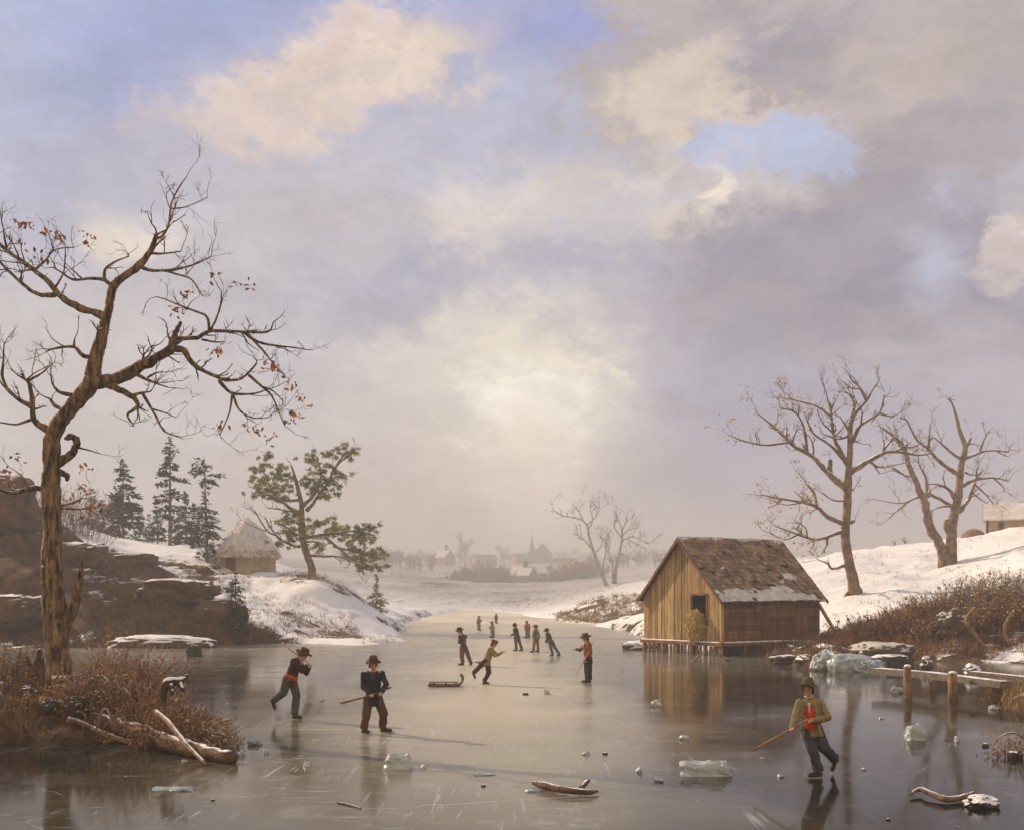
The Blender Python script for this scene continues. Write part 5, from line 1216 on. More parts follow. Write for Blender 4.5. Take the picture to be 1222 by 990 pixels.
ice_block('ice_slab', 'flat broken ice shard left of the middle driftwood', 636, 944, .22, .12, .04, 6, .3, m_=M['ice_blue'])
CH = [(458, 862, .16, 'small ice chip behind the square ice block'), (366, 914, .16, 'ice chip left of the skater in the blue jacket'), (506, 915, .12, 'ice chip just right of the square ice block'), (700, 900, .18, 'white ice chip in the bright middle of the ice'), (763, 921, .16, 'white ice chip left of the largest clear slab'), (786, 932, .17, 'ice chip at the left corner of the largest clear slab'), (932, 927, .14, 'ice chip between the clear slab and the red vested skater'), (783, 842, .30, 'white ice lump beside the boathouse reflection'), (817, 882, .22, 'ice chip below the boathouse reflection'), (304, 888, .34, 'tall blue ice lump past the end of the fallen log'), (262, 884, .30, 'ice lump with a shadow at the tip of the oak bank'), (283, 902, .2, 'small ice lump by the log end'), (1142, 884, .16, 'ice chip right of the square white rimmed block'), (1030, 918, .10, 'dark edged ice chip right of the raised skate'), (1052, 857, .14, 'ice chip in the dark ice below the jetty'), (652, 828, .24, 'pale ice chip in front of the skater with outstretched arms'), (910, 905, .10, 'ice chip beside the hockey stick tip'), (1070, 826, .34, 'ice lump at the foot of the first jetty post'), (220, 908, .12, 'ice chip on the dark ice under the log'), (318, 898, .14, 'ice chip past the tall blue lump'), (384, 836, .16, 'ice chip between the two nearest hockey players'), (1186, 846, .3, 'frozen lump under the grassy tuft at the right edge')]
for i, (px, py, w, lab) in enumerate(CH): w *= .78; rock('ice_chip', lab, px, 0, G(px, py).y, w, w*U(.4, .75), 120+i, M['ice_blue'] if w > .24 else M['ice_chunk'], cat='ice chip', z=-.008, sub=3, amp=.75, rz=U(0, 3))
ST = [(455, 872, .09, 'dark pebble right of the skater in the blue jacket'), (577, 938, .12, 'dark pebble with a light top near the bottom middle'), (627, 829, .28, 'dark clod on the bright ice in the middle distance'), (722, 900, .16, 'brown leaf like clod right of the white ice chip'), (1130, 883, .09, 'dark pebble right of the white rimmed ice block'), (1176, 890, .22, 'reddish stone left of the brushwood at the right edge'), (254, 955, .10, 'dark speck of bark near the bottom left'), (150, 928, .10, 'pale pebble on the dark ice at the lower left'), (1060, 978, .10, 'dark pebble near the bottom right'), (868, 788, .3, 'small clod at the foot of the boathouse corner pile')]
for i, (px, py, w, lab) in enumerate(ST): w *= .6; rock('pebble', lab, px, 0, G(px, py).y, w, w*.5, 60+i, M['rock_dark'], cat='stone', z=-.005, sub=3, amp=.14)
# sled
def sled():
    g = G(532, 818.5); root = thing('sled', 'small low wooden sled with curled runners left on the ice', 'sled', g)
    for y in (-.17, .17):
        m = MB(); pts = [(-.52, y, .05), (-.3, y, .03), (.25, y, .03), (.40, y, .05), (.50, y, .18), (.49, y, .31), (.43, y, .35)]
        m.tube(cr([Vector(p) for p in pts], 4), [.034]*25, 7); m.build('runner', M['sledwood'], root, local=True)
    for i, xx in enumerate((-.36, 0, .3)):
        for y in (-.17, .17):
            m = MB(); m.beam((xx, y, .04), (xx, y, .12), .03, .03, (1, 0, 0)); m.build('strut', M['sledwood'], root, smooth=False, local=True)
    m = MB()
    for i in range(4): m.box((-.5, -.21+i*.108, .115), (.88, 0, 0), (0, .095, 0), (0, 0, .02))
    m.build('deck', M['sledwood'], root, smooth=False, local=True)
M['sledwood'] = mat('sled_wood', (.22, .13, .09), (.12, .07, .05), scale=5, bump=.3)
sled()
# ---------------------------------------------------------------- grass
def blades(name, label, regions, m_, kind='stuff'):
    """regions: (px0, px1, Y0, Y1, n, height, width)"""
    rg = random.Random(len(label)*7+3); m = MB()
    for (a0, a1, y0, y1, n_, h_, w_) in regions:
        w_ *= 1.25
        for _ in range(n_//6):
            Y = rg.uniform(y0, y1); px = rg.uniform(a0, a1); x = X(px, Y)
            zz = tz(x, Y) if True else 0
            if zz < .02: continue
            for _k in range(6):
                hh = h_*rg.uniform(.4, 1.2); o = Vector((x+rg.gauss(0, h_*.28), Y+rg.gauss(0, h_*.28), zz-.04))
                d = Vector((rg.gauss(0, .35), rg.gauss(0, .35), 1)).normalized()*hh; bend = Vector((rg.gauss(0, .3), rg.gauss(0, .3), -.12))*hh
                s_ = Vector((rg.gauss(0, 1), rg.gauss(0, 1), 0)).normalized()*w_*rg.uniform(.6, 1.3)
                m.add([o-s_, o+s_, o+d*.55+s_*.7+bend*.25, o+d*.55-s_*.7+bend*.25, o+d+bend], [(0, 1, 2, 3), (3, 2, 4)])
    o = m.build(name, m_, None, smooth=False); return tag(o, label, 'grass', kind=kind)
blades('dry_grass', 'dry brown grass along the top of the far left earth bank', [(100, 330, 61, 66.5, 9000, .42, .013), (130, 300, 66, 90, 4200, .38, .012), (60, 180, 62, 80, 2600, .4, .013), (330, 430, 66, 76, 1600, .35, .012)], M['grass_dark'])
blades('dry_grass', 'pale frosted grass on the snowy knoll and shore', [(300, 430, 66, 80, 1500, .4, .011), (335, 415, 84, 92, 900, .5, .013), (430, 492, 62, 74, 700, .3, .012), (290, 340, 68, 90, 300, .3, .012)], M['grass_frost'])
blades('dry_grass', 'golden brown grass on the bank beyond the distant skaters', [(640, 790, 104, 134, 5200, .6, .025)], M['grass'])
blades('dry_grass', 'rusty undergrowth filling the thicket slope on the right', [(1000, 1330, 48, 57, 9000, .55, .014), (985, 1080, 50, 57, 1600, .4, .014)], M['grass_red'])
blades('dry_grass', 'dark dead grass on the spit before the boathouse', [(890, 1075, 43, 54, 6500, .34, .013)], M['grass_dark'])
blades('dry_grass', 'tawny grass tufts on the small bank under the jetty end', [(1185, 1240, 25.5, 33, 1400, .38, .008)], M['grass'])
blades('dry_grass', 'sparse grass tips poking through snow on the right hill', [(960, 1320, 60, 100, 1100, .3, .012)], M['grass_frost'])
blades('brushwood', 'tangled dark dead grass and brush around the oak roots', [(-40, 130, 21.8, 30, 5200, .30, .006), (100, 280, 20.2, 25, 7200, .34, .006)], M['grass_dark'])
blades('frosted_brush', 'reddish and pale frosted stalks on the oak bank above the fallen log', [(110, 285, 20.6, 24.0, 3000, .44, .006), (200, 295, 20.1, 22, 1500, .30, .006)], M['stem_mix'] if 'stem_mix' in M else M['leaf_frost'])
for i, (px, Y, w, h, lab, sm_, lf) in enumerate([
  (178, 21.8, 66, 84, 'red stemmed bare bush above the fallen log', 'stem_red', 'leaf_rust'), (213, 21.0, 76, 66, 'rusty leafy bush at the middle of the fallen log', 'stem_red', 'leaf_rust'), (130, 22.6, 70, 76, 'tangled dark bush at the right foot of the oak', 'stem_grey', 'leaf_rust'), (20, 25.5, 70, 72, 'dark tangled bush at the left edge of the oak bank', 'stem_grey', 'leaf_rust'), (250, 20.8, 50, 44, 'pale frosted bush near the log end', 'stem_frost', 'leaf_frost'), (155, 23.5, 60, 96, 'thin reddish stalks behind the red stemmed bush', 'stem_red', 'leaf_dry'), (60, 23.2, 80, 30, 'low rusty bush in front of the oak trunk', 'stem_red', 'leaf_rust'), (110, 23.0, 40, 60, 'frosted bare twigs arching from the right side of the oak', 'stem_frost', 'leaf_frost')]):
    shrub('shrub', lab, px, Y, w, h, 400+i, M[sm_], M[lf], nst=130, nleaf=4, lsz=.034, r=.0065, spread=.8, droop=.4)
shrub('shrub', 'rusty brushwood heap at the right edge of the ice', 1214, G(1214, 903).y, 56, 34, 430, M['stem_red'], M['leaf_rust'], nst=60, nleaf=2, lsz=.03, r=.006, spread=.8, droop=.4)
shrub('shrub', 'tawny tuft of tall grass under the jetty end', 1200, 30.2, 40, 34, 431, M['grass'], M['grass'], nst=160, nleaf=0, r=.007, spread=.7)

# broken roots and bleached twigs standing round the oak's right foot
for i, (pts, r_, lab, mm) in enumerate([
 ([(108,812,23.6),(122,806,23.4),(132,818,23.2),(138,836,23.0)], .035, 'snow rimmed root arching from the right side of the oak trunk', 'snag'),
 ([(104,828,23.3),(120,824,23.0),(134,834,22.8),(144,856,22.6)], .03, 'thin root looping just below the arching root', 'snag'),
 ([(150,852,22.4),(155,828,22.4),(160,806,22.4),(157,790,22.4)], .018, 'straight dead stalk standing between the oak and the red stemmed bush', 'stick'),
 ([(168,846,21.8),(164,820,21.8),(156,802,21.8),(149,796,21.8)], .02, 'red curved dead branch rising above the brush', 'stem_red'),
 ([(118,868,22.2),(121,850,22.0),(128,846,21.9),(134,866,21.8)], .026, 'pale gnarled root hanging over the bank by the oak foot', 'birch'),
 ([(126,866,22.0),(140,852,21.9),(150,858,21.8),(156,872,21.7)], .024, 'second pale gnarled root beside the hanging root', 'birch'),
 ([(14,830,26.0),(22,842,25.8),(34,858,25.5)], .022, 'grey bent twig at the left edge of the oak bank', 'stick'),
 ([(232,872,20.8),(236,850,20.8),(243,836,20.8)], .014, 'short dead stalk with a forked tip near the log end', 'stick'),
]):
    timber('broken_root' if 'root' in lab else 'dead_stalk', lab, [P(*q) for q in pts], [r_, r_, r_*.8, r_*.5][:len(pts)] if len(pts) > 3 else [r_, r_*.8, r_*.5], M[mm], cat='root' if 'root' in lab else 'stalk', seg=7)
# ---------------------------------------------------------------- people
M['skin'] = mat('skin', (.52, .30, .21), (.44, .235, .16), scale=8, bump=0, rough=.55)
M['eye'] = mat('eye', (.02, .016, .014), (.02, .016, .014), bump=0, rough=.3)
M['hair'] = mat('brown_hair', (.07, .042, .025), (.035, .02, .013), scale=20, bump=.3)
M['boot'] = mat('boot_leather', (.075, .042, .026), (.035, .02, .014), scale=8, bump=.2, rough=.5)
M['steel'] = mat('skate_steel', (.5, .5, .5), (.4, .4, .4), bump=0, rough=.3)
_cl = {}
def cloth(name, c):
    if name not in _cl: _cl[name] = mat(name, c, tuple(x*.68 for x in c), scale=9, bump=.8, bscale=13, bdist=.022, rough=.95, spec=.1)
    return _cl[name]
def person(label, Y, px, pose, cols, vox=.009, group=None, stand=('aR', 'aL'), face=(0, -1, 0), hat='bowler', vest=None, scarf=None, collar=None, tails=0.0, hatcol='hat', grip=None, skates=True, fit=1.0, sash=None):
    """pose: joint -> (px, py, depth offset); converted to metres around the person's own base on the ice"""
    base = Vector((X(px, Y), Y, 0)); root = thing('person', label, 'person', base, group=group)
    J = {k: P(v[0], v[1], Y+(v[2] if len(v) > 2 else 0))-base for k, v in pose.items()}
    for s_ in 'RL':
        if 'a'+s_ in stand:
            J['a'+s_].z = .105; J['t'+s_].z = .055
    s = fit*(J['head'].z+.12 if J['head'].z > 1.0 else 1.35)/1.55*1.0
    s = fit*max(.72, min(1.08, s))
    neck = J['neck']; head = J['head']; hips = (J['hR']+J['hL'])*.5; sh = (J['sR']+J['sL'])*.5
    f = Vector(face).normalized(); u = (head-neck).normalized(); u = (u*.5+Vector((0, 0, 1))*.5).normalized()
    f = (f-u*f.dot(u)).normalized(); r = f.cross(u).normalized()
    HM = Matrix((r, f, u)).transposed()
    # ---- body: head, neck, trunk, limbs, hands with five fingers, fused into one skin
    m = MB()
    hd = lambda a, b_, c: head+(r*a+f*b_+u*c)*s
    m.ell(hd(0, -.008, .012), .074*s, .094*s, .105*s, HM, 20, 14)
    m.ell(hd(0, .022, -.055), .054*s, .062*s, .058*s, HM, 16, 10)
    m.ell(hd(0, .098, -.012), .0135*s, .024*s, .024*s, HM, 10, 8); m.ell(hd(0, .086, .012), .010*s, .016*s, .03*s, HM, 10, 8)
    m.ell(hd(0, .076, -.060), .024*s, .014*s, .008*s, HM, 10, 8); m.ell(hd(0, .074, -.072), .020*s, .014*s, .008*s, HM, 10, 8); m.ell(hd(0, .062, -.098), .022*s, .02*s, .018*s, HM, 10, 8)
    for q in (-1, 1):
        m.ell(hd(q*.036, .062, -.022), .022*s, .02*s, .022*s, HM, 10, 8); m.ell(hd(q*.030, .078, .030), .024*s, .014*s, .009*s, HM, 10, 8); m.ell(hd(q*.076, -.005, -.01), .012*s, .022*s, .032*s, HM, 10, 8)
    m.capsule(hd(0, -.012, -.05), neck-u*.02, .05*s, .056*s)
    m.capsule(neck, sh*.6+hips*.4, .085*s, .115*s); m.capsule(sh*.5+hips*.5, hips, .11*s, .115*s); m.capsule(J['sR'], J['sL'], .055*s, .055*s)
    for q in 'RL':
        m.capsule(J['s'+q], J['e'+q], .046*s, .037*s); m.capsule(J['e'+q], J['w'+q], .036*s, .027*s)
        m.capsule(J['h'+q], J['k'+q], .075*s, .054*s); m.capsule(J['k'+q], J['a'+q], .054*s, .036*s)
        d = (J['w'+q]-J['e'+q]).normalized(); w = J['w'+q]
        g = grip.get(q) if grip else None
        if g is not None:            # fist closed round a shaft running along g
            g = Vector(g).normalized(); side = (d-g*d.dot(g))
            side = side.normalized() if side.length > .05 else g.orthogonal().normalized(); nn = g.cross(side)
            c = w+d*.05*s
            m.ell(c-side*.012*s, .042*s, .024*s, .034*s, Matrix((g, side, nn)).transposed(), 12, 9)
            for i in range(4):
                o = c+g*(i-1.5)*.021*s; rr = .026*s*(1.0, 1.06, 1.02, .9)[i]
                pts = [o+side*math.cos(t_)*rr+nn*math.sin(t_)*rr for t_ in (2.6, 1.5, .4, -.7, -1.7)]
                m.tube(pts, [.0105*s, .0105*s, .010*s, .0095*s, .008*s], 7)
            m.tube([c-side*.02*s+g*.03*s-nn*.012*s, c-side*.005*s+g*.042*s-nn*.032*s, c+side*.022*s+g*.03*s-nn*.030*s], [.012*s, .0115*s, .009*s], 7)
        else:                        # relaxed, slightly curled hand
            side = d.cross(Vector((0, 0, 1))); side = side.normalized() if side.length > .1 else Vector((0, 1, 0)); nn = side.cross(d)
            m.ell(w+d*.05*s, .047*s, .036*s, .018*s, Matrix((d, side, nn)).transposed(), 12, 9)
            for i in range(4):
                o = w+d*.085*s+side*(i-1.5)*.0185*s; L_ = (.062, .072, .068, .052)[i]*s
                m.tube([o-d*.02*s, o+d*L_*.4-nn*.004*s, o+d*L_*.75-nn*.016*s, o+d*L_*.95-nn*.032*s], [.0100*s, .0098*s, .0092*s, .0080*s], 7)
            m.tube([w+d*.03*s-side*.025*s, w+d*.055*s-side*.05*s-nn*.01*s, w+d*.085*s-side*.058*s-nn*.02*s], [.012*s, .0115*s, .009*s], 7)
    body = m.build('body', M['skin'], root, local=True); fuse(body, min(vox, .0085) if vox < .011 else vox, 1)
    for q in (-1, 1):
        m = MB(); m.ell(hd(q*.031, .081, .008), .012*s, .008*s, .008*s, HM, 10, 8); m.build('eye', M['eye'], root, local=True)
    m = MB(); m.ell(hd(0, -.024, .020), .082*s, .088*s, .108*s, HM, 18, 12)
    for i in range(5): m.ell(hd((i-2)*.032, -.075, -.05), .026*s, .028*s, .05*s, HM, 10, 8)
    for q in (-1, 1): m.ell(hd(q*.077, .018, .0), .012*s, .02*s, .045*s, HM, 10, 8)
    hr_ = m.build('hair', M['hair'], root, local=True); fuse(hr_, max(vox, .010), 1)
    # ---- hat
    up = (u*1.0+f*.0+Vector(pose.get('hat_tilt', (0, 0, 0)))).normalized(); ff = (f-up*f.dot(up)).normalized(); RR = ff.cross(up)
    TM = Matrix((RR, ff, up)).transposed(); ho = hd(0, -.008, .055)
    m = MB()
    if hat == 'bowler': prof = [(.150, -.010), (.156, 0), (.150, .008), (.10, .014), (.093, .03), (.091, .07), (.080, .105), (.055, .125), (.02, .132)]
    elif hat == 'slouch': prof = [(.170, -.024), (.176, -.014), (.168, -.004), (.10, .012), (.094, .03), (.088, .085), (.075, .105), (.05, .108), (.02, .098)]
    else: prof = [(.094, -.012), (.10, 0), (.112, .03), (.118, .055), (.10, .082), (.06, .095), (.02, .098)]
    prof = [(a*s, b_*s) for a, b_ in prof]
    m.lathe(prof, TM, ho, 28, 1.0, 1.12, wob=lambda an, rr: (-.022*s*math.cos(2*an)-.008*s*math.sin(3*an+1))*(rr/.15/s)**2)
    if hat == 'cap': m.ell(ho+TM@Vector((0, .118*s, .002*s)), .075*s, .065*s, .010*s, TM, 14, 8)
    ht = m.build('hat', cols[hatcol], root, local=True)
    if hat != 'cap':
        m = MB(); m.lathe([(.0965*s, .013*s), (.0975*s, .018*s), (.0955*s, .038*s), (.0935*s, .040*s)], TM, ho, 28, 1.0, 1.12); m.build('hat_band', M['hair'], ht, local=True)
    # ---- trousers
    m = MB()
    for q in 'RL':
        a = J['a'+q]; k_ = J['k'+q]; hh = J['h'+q]; sg = (a-k_)
        m.capsule(hh, k_, .108*s, .090*s, 12)
        e_ = a-sg.normalized()*.0; m.tube(cr([k_, k_.lerp(e_, .5), e_], 4), cr([.088*s, .082*s, .086*s], 4), 12)
        m.ell(k_, .088*s, .088*s, .088*s)
    m.capsule(J['hR']+Vector((0, 0, .02)), J['hL']+Vector((0, 0, .02)), .098*s, .098*s); m.capsule(hips, hips.lerp(sh, .3), .118*s, .118*s)
    tr = m.build('trousers', cols['trousers'], root, local=True)
    for v in tr.data.vertices:
        v.co += Vector((mnoise.noise(v.co*11+Vector((px, 0, 0))), mnoise.noise(v.co*13+Vector((0, px, 7))), 0))*.020
    fuse(tr, vox, 2)
    # ---- boots and skates
    for q in 'RL':
        a, t_ = J['a'+q], J['t'+q]; d = (t_-a); k_ = J['k'+q]; dn = d.normalized(); shin = (k_-a).normalized()
        m = MB(); m.capsule(a+shin*.10*s, a, .044*s, .044*s)
        heel = a-shin*.045*s-dn*.03*s; toe = heel+(t_-a).normalized()*.235*s
        if 'a'+q in stand: heel.z = .058; toe.z = .050
        m.tube(cr([heel-dn*.022*s, heel+dn*.02*s, heel.lerp(toe, .45), heel.lerp(toe, .8), toe], 3), cr([.026*s, .040*s, .039*s, .040*s, .022*s], 3), 10)
        m.capsule(a, heel.lerp(toe, .45), .042*s, .034*s)
        bt = m.build('boot', cols.get('boot', M['boot']), root, local=True); fuse(bt, max(vox, .009), 1)
        if skates:
            fl = (toe-heel).normalized(); dn_ = shin*-1; dn_ = (dn_-fl*dn_.dot(fl)).normalized(); m = MB(); sd_ = fl.cross(dn_).normalized()*.006
            lo = dn_*.050; pts = [heel-fl*.03, heel+fl*.10, toe+fl*.02, toe+fl*.055-dn_*.03, toe+fl*.06-dn_*.065]
            off = [lo, lo, lo, lo*.9, lo*.6]
            for i in range(len(pts)-1):
                p0, p1 = pts[i]+off[i], pts[i+1]+off[i+1]; hgt = -dn_*.022
                m.hexa([p0-sd_, p1-sd_, p1+sd_, p0+sd_, p0-sd_+hgt, p1-sd_+hgt, p1+sd_+hgt, p0+sd_+hgt])
            m.build('skate', M['steel'], bt, smooth=False, local=True)
    # ---- jacket
    m = MB(); side = (J['sL']-J['sR']); sw = side.length*.5; side.normalize()
    fb = Vector(pose.get('front', f)); ax = (sh-hips).normalized(); fr = (fb-ax*fb.dot(ax)-side*fb.dot(side)*.0).normalized()
    sd2 = ax.cross(fr).normalized()
    if sd2.dot(side) < 0: sd2 = -sd2
    low = hips-ax*.10*s; tw = max(sw, .115*s)
    pts = cr([low, hips, hips.lerp(sh, .35), hips.lerp(sh, .75), sh+ax*.02*s, neck+ax*.012*s], 3)
    ra = cr([.178*s, .158*s, .150*s, .168*s, min(tw+.035*s, .19*s), .082*s], 3); rb = cr([.150*s, .138*s, .122*s, .130*s, .112*s, .078*s], 3)
    m.tube(pts, ra, 18, rb=rb, ref=sd2)
    for q in 'RL':
        m.capsule(J['s'+q], J['e'+q], .070*s, .057*s, 12); m.capsule(J['e'+q], J['w'+q]-(J['w'+q]-J['e'+q]).normalized()*.015, .058*s, .050*s, 12)
    if tails:
        bk = -fr*tails; m.tube(cr([hips-ax*.02*s+bk*.25, hips-ax*.10*s+bk*.6, hips-ax*.16*s+bk*1.1], 3), cr([.11*s, .13*s, .10*s], 3), 14, rb=cr([.05*s, .04*s, .02*s], 3), ref=sd2)
    jk = m.build('jacket', cols['jacket'], root, local=True)
    for v in jk.data.vertices:
        v.co += Vector((mnoise.noise(v.co*10+Vector((px, 0, 0))), mnoise.noise(v.co*10+Vector((0, px, 7))), mnoise.noise(v.co*12+Vector((9, 0, px)))))*.020
    fuse(jk, vox, 2)
    # lapels / open front showing the waistcoat
    if vest is not None:
        m = MB(); pts = cr([hips+ax*.02*s, hips.lerp(sh, .35), hips.lerp(sh, .72), sh+ax*.0*s], 3); w_ = cr([.118*s, .112*s, .104*s, .070*s], 3); d_ = cr([.160*s, .150*s, .156*s, .130*s], 3)
        m.tube([p+fr*.012*s for p in pts], w_, 14, rb=[a for a in d_], ref=sd2)
        vs_ = m.build('waistcoat', vest, root, local=True); fuse(vs_, vox, 1)
        m = MB(); pts = cr([hips.lerp(sh, .55), hips.lerp(sh, .78), sh+ax*.02*s], 3); m.tube([p+fr*.016*s for p in pts], cr([.010*s, .028*s, .038*s], 3), 12, rb=cr([.158*s, .162*s, .140*s], 3), ref=sd2); m.build('shirt_front', cloth('white_linen', (.72, .70, .64)), root, local=True)
        for q in (-1, 1):
            m = MB()
            for i in range(6):
                t_ = i/5; o = hips.lerp(sh, -.08+1.05*t_)+fr*(.146-.02*t_**3)*s+sd2*q*(.128-.03*t_)*s
                m.ell(o, .034*s, .018*s, .05*s, Matrix((sd2, fr, ax)).transposed(), 10, 8)
            lp = m.build('lapel', cols['jacket'], root, local=True); fuse(lp, max(vox, .009), 2)
    if sash is not None:
        m = MB(); m.tube([hips+ax*.02*s, hips+ax*.06*s, hips+ax*.11*s], [.166*s, .170*s, .166*s], 20, rb=[.150*s, .152*s, .148*s], ref=sd2); m.build('sash', sash, root, local=True)
    if scarf is not None:
        m = MB(); cn = neck-u*.005*s
        m.tube([cn+(RR*math.cos(t_)*.066+ff*math.sin(t_)*.07)*s+u*.006*math.sin(3*t_) for t_ in [2*math.pi*i/16 for i in range(16)]]+[cn+RR*.066*s], [.024*s]*17, 8)
        m.ell(cn+fr*.085*s-ax*.02*s, .03*s, .02*s, .03*s, Matrix((sd2, fr, ax)).transposed()); m.tube([cn+fr*.09*s-ax*.03*s, cn+fr*.118*s-ax*.09*s, cn+fr*.128*s-ax*.17*s], [.018*s, .024*s, .02*s], 8); m.build('neckerchief', scarf, root, local=True)
    if collar is not None:
        m = MB(); cn = neck+u*.008*s
        m.tube([cn+(RR*math.cos(t_)*.060+ff*math.sin(t_)*.062)*s for t_ in [2*math.pi*i/16 for i in range(16)]]+[cn+RR*.060*s], [.015*s]*17, 8); m.build('shirt_collar', collar, root, local=True)
    return root, J, base
def stick(name, label, pts, r, m_, cat='stick'):
    b0 = Vector(pts[0]); m = MB(); c_ = cr([Vector(p) for p in pts], 5); n_ = len(c_)
    m.tube(c_, [r*(1.15 if i < n_*.2 else .95)*(1+.06*math.sin(i*2.1)) for i in range(n_)], 9, rough=.12, rs=10)
    o = m.build(name, m_, None, origin=(b0.x, b0.y, b0.z)); return tag(o, label, cat)
M['hockey'] = mat('hockey_stick_wood', (.40, .20, .075), (.22, .10, .04), scale=6, bump=.3)
M['hockey_dark'] = mat('dark_stick_wood', (.20, .075, .04), (.10, .04, .025), scale=6, bump=.3)
M['hockey_pale'] = mat('peeled_stick_wood', (.52, .42, .26), (.36, .26, .14), scale=6, bump=.3)
def hatm(n, c): return cloth(n, c)
# --- nearest skater, red waistcoat
Yp = G(972, 928).y
def gripdir(a, b_): return (P(*b_)-P(*a))
sA, sB = (899.5, 894, Yp-.10), (966, 857.5, Yp-.27)
person('skater in a red waistcoat and olive hat gliding on one leg with a long stick', Yp, 972, {
 'head': (964, 821, -.03), 'neck': (965.5, 833, 0), 'sR': (953.5, 838.5, -.02), 'sL': (979, 838.5, .02), 'eR': (948.5, 856, -.10), 'wR': (946, 867.5, -.20), 'eL': (988, 856, -.08), 'wL': (970, 859.5, -.25),
 'hR': (963.5, 870, 0), 'hL': (974.5, 870, .02), 'kR': (970, 895, -.06), 'aR': (977, 920, .0), 'tR': (960, 926, -.06), 'kL': (983.5, 892, -.02), 'aL': (996, 905, .30), 'tL': (991, 919, .36), 'hat_tilt': (.10, .06, 0), 'front': (-.35, -1, 0)},
 dict(hat=cloth('olive_hat_felt', (.13, .115, .065)), jacket=cloth('khaki_wool', (.34, .26, .135)), trousers=cloth('slate_blue_wool', (.075, .080, .095))), vox=.0085, stand=('aR',), face=(-.42, -1, -.08), vest=cloth('red_waistcoat_cloth', (.72, .055, .02)), scarf=cloth('black_neckcloth', (.03, .022, .02)), grip={'R': gripdir(sA, sB), 'L': gripdir(sA, sB)})
stick('hockey_stick', 'long reddish wooden stick held low by the red vested skater', [P(*sA), P(943.5, 870, Yp-.20), P(*sB)], .016, M['hockey'])
# --- left skater, stick over his shoulder
Yp = G(351, 858).y
sA, sB = (336.5, 766.5, Yp+.10), (371, 793, Yp-.22)
person('skater in a brown jacket and red sash striding right with a stick over his shoulder', Yp, 350, {
 'head': (362.5, 781, -.02), 'neck': (357.5, 788, 0), 'sR': (349.5, 789, -.14), 'sL': (359, 793, .12), 'eR': (360, 800, -.20), 'wR': (366, 794, -.22), 'eL': (366, 803, .05), 'wL': (368.5, 796, -.16),
 'hR': (343, 809.5, -.07), 'hL': (349, 811, .07), 'kR': (338.5, 826, -.05), 'aR': (327, 834.5, .02), 'tR': (331, 846, .04), 'kL': (354, 829, .05), 'aL': (351.5, 851, .05), 'tL': (362, 857, -.02), 'front': (1, -.45, -.35), 'hat_tilt': (.05, 0, 0)},
 dict(hat=cloth('brown_hat_felt', (.11, .055, .03)), jacket=cloth('dark_brown_wool', (.065, .034, .026)), trousers=cloth('grey_blue_wool', (.10, .10, .105))), vox=.0095, stand=('aL',), face=(.85, -.55, -.15), hat='slouch', sash=cloth('orange_red_sash', (.58, .10, .035)), grip={'R': gripdir(sA, sB), 'L': gripdir(sA, sB)}, tails=.08)
stick('hockey_stick', 'pale stick slanting over the shoulder of the striding skater', [P(*sA), P(352, 779, Yp-.09), P(*sB)], .016, M['hockey_pale'])
# --- blue jacket
Yp = G(447, 875).y
sA, sB = (406.5, 838.5, Yp-.36), (467, 819.5, Yp-.16)
person('boy in a dark blue jacket and brown hat standing with legs apart', Yp, 446, {
 'head': (445.5, 792, -.05), 'neck': (445, 801, 0), 'sR': (434, 804.5, 0), 'sL': (456, 804, .02), 'eR': (433.5, 819, -.06), 'wR': (442, 828, -.24), 'eL': (461, 816, -.05), 'wL': (455, 826, -.22),
 'hR': (440, 834, 0), 'hL': (451.5, 834, .02), 'kR': (437, 852, -.06), 'aR': (434, 869, -.02), 'tR': (444, 876, -.20), 'kL': (457.5, 850, .04), 'aL': (457, 868, .16), 'tL': (470, 868, .10), 'front': (.1, -1, -.15), 'hat_tilt': (-.05, -.02, 0)},
 dict(hat=cloth('russet_hat_felt', (.12, .05, .03)), jacket=cloth('navy_wool', (.030, .036, .048)), trousers=cloth('brown_corduroy', (.125, .072, .040))), vox=.009, face=(.28, -1, -.22), hat='bowler', scarf=cloth('rust_neckcloth', (.16, .05, .03)), collar=cloth('white_linen', (.72, .70, .64)), grip={'R': gripdir(sA, sB), 'L': gripdir(sA, sB)})
stick('hockey_stick', 'dark reddish stick held across by the boy in the blue jacket', [P(*sA), P(420, 835.3, Yp-.31), P(441, 829.5, Yp-.27), P(*sB)], .017, M['hockey_dark'])
# --- middle distance
Yp = G(552, 793.5).y
person('man in a maroon and grey coat skating with folded arms past the sled', Yp, 553, {
 'head': (548.5, 752.5, 0), 'neck': (551, 757, 0), 'sR': (548.5, 759, -.15), 'sL': (555.5, 759, .15), 'eR': (548, 766, -.22), 'wR': (553, 766.5, -.22), 'eL': (553, 767, .0), 'wL': (548, 765.5, -.16),
 'hR': (551.5, 772, -.07), 'hL': (555, 772, .07), 'kR': (551, 782, -.05), 'aR': (552.3, 792, 0), 'tR': (547, 794, 0), 'kL': (558.5, 781, .08), 'aL': (562, 790, .1), 'tL': (559, 793.5, .1), 'front': (-1, -.3, 0)},
 dict(hat=cloth('dark_brown_hat', (.075, .05, .042)), jacket=cloth('maroon_wool', (.115, .065, .055)), trousers=cloth('mauve_brown_wool', (.17, .11, .09))), vox=.011, stand=('aR',), face=(-1, -.35, -.2), hat='slouch', tails=.18)
Yp = G(579, 816.5).y
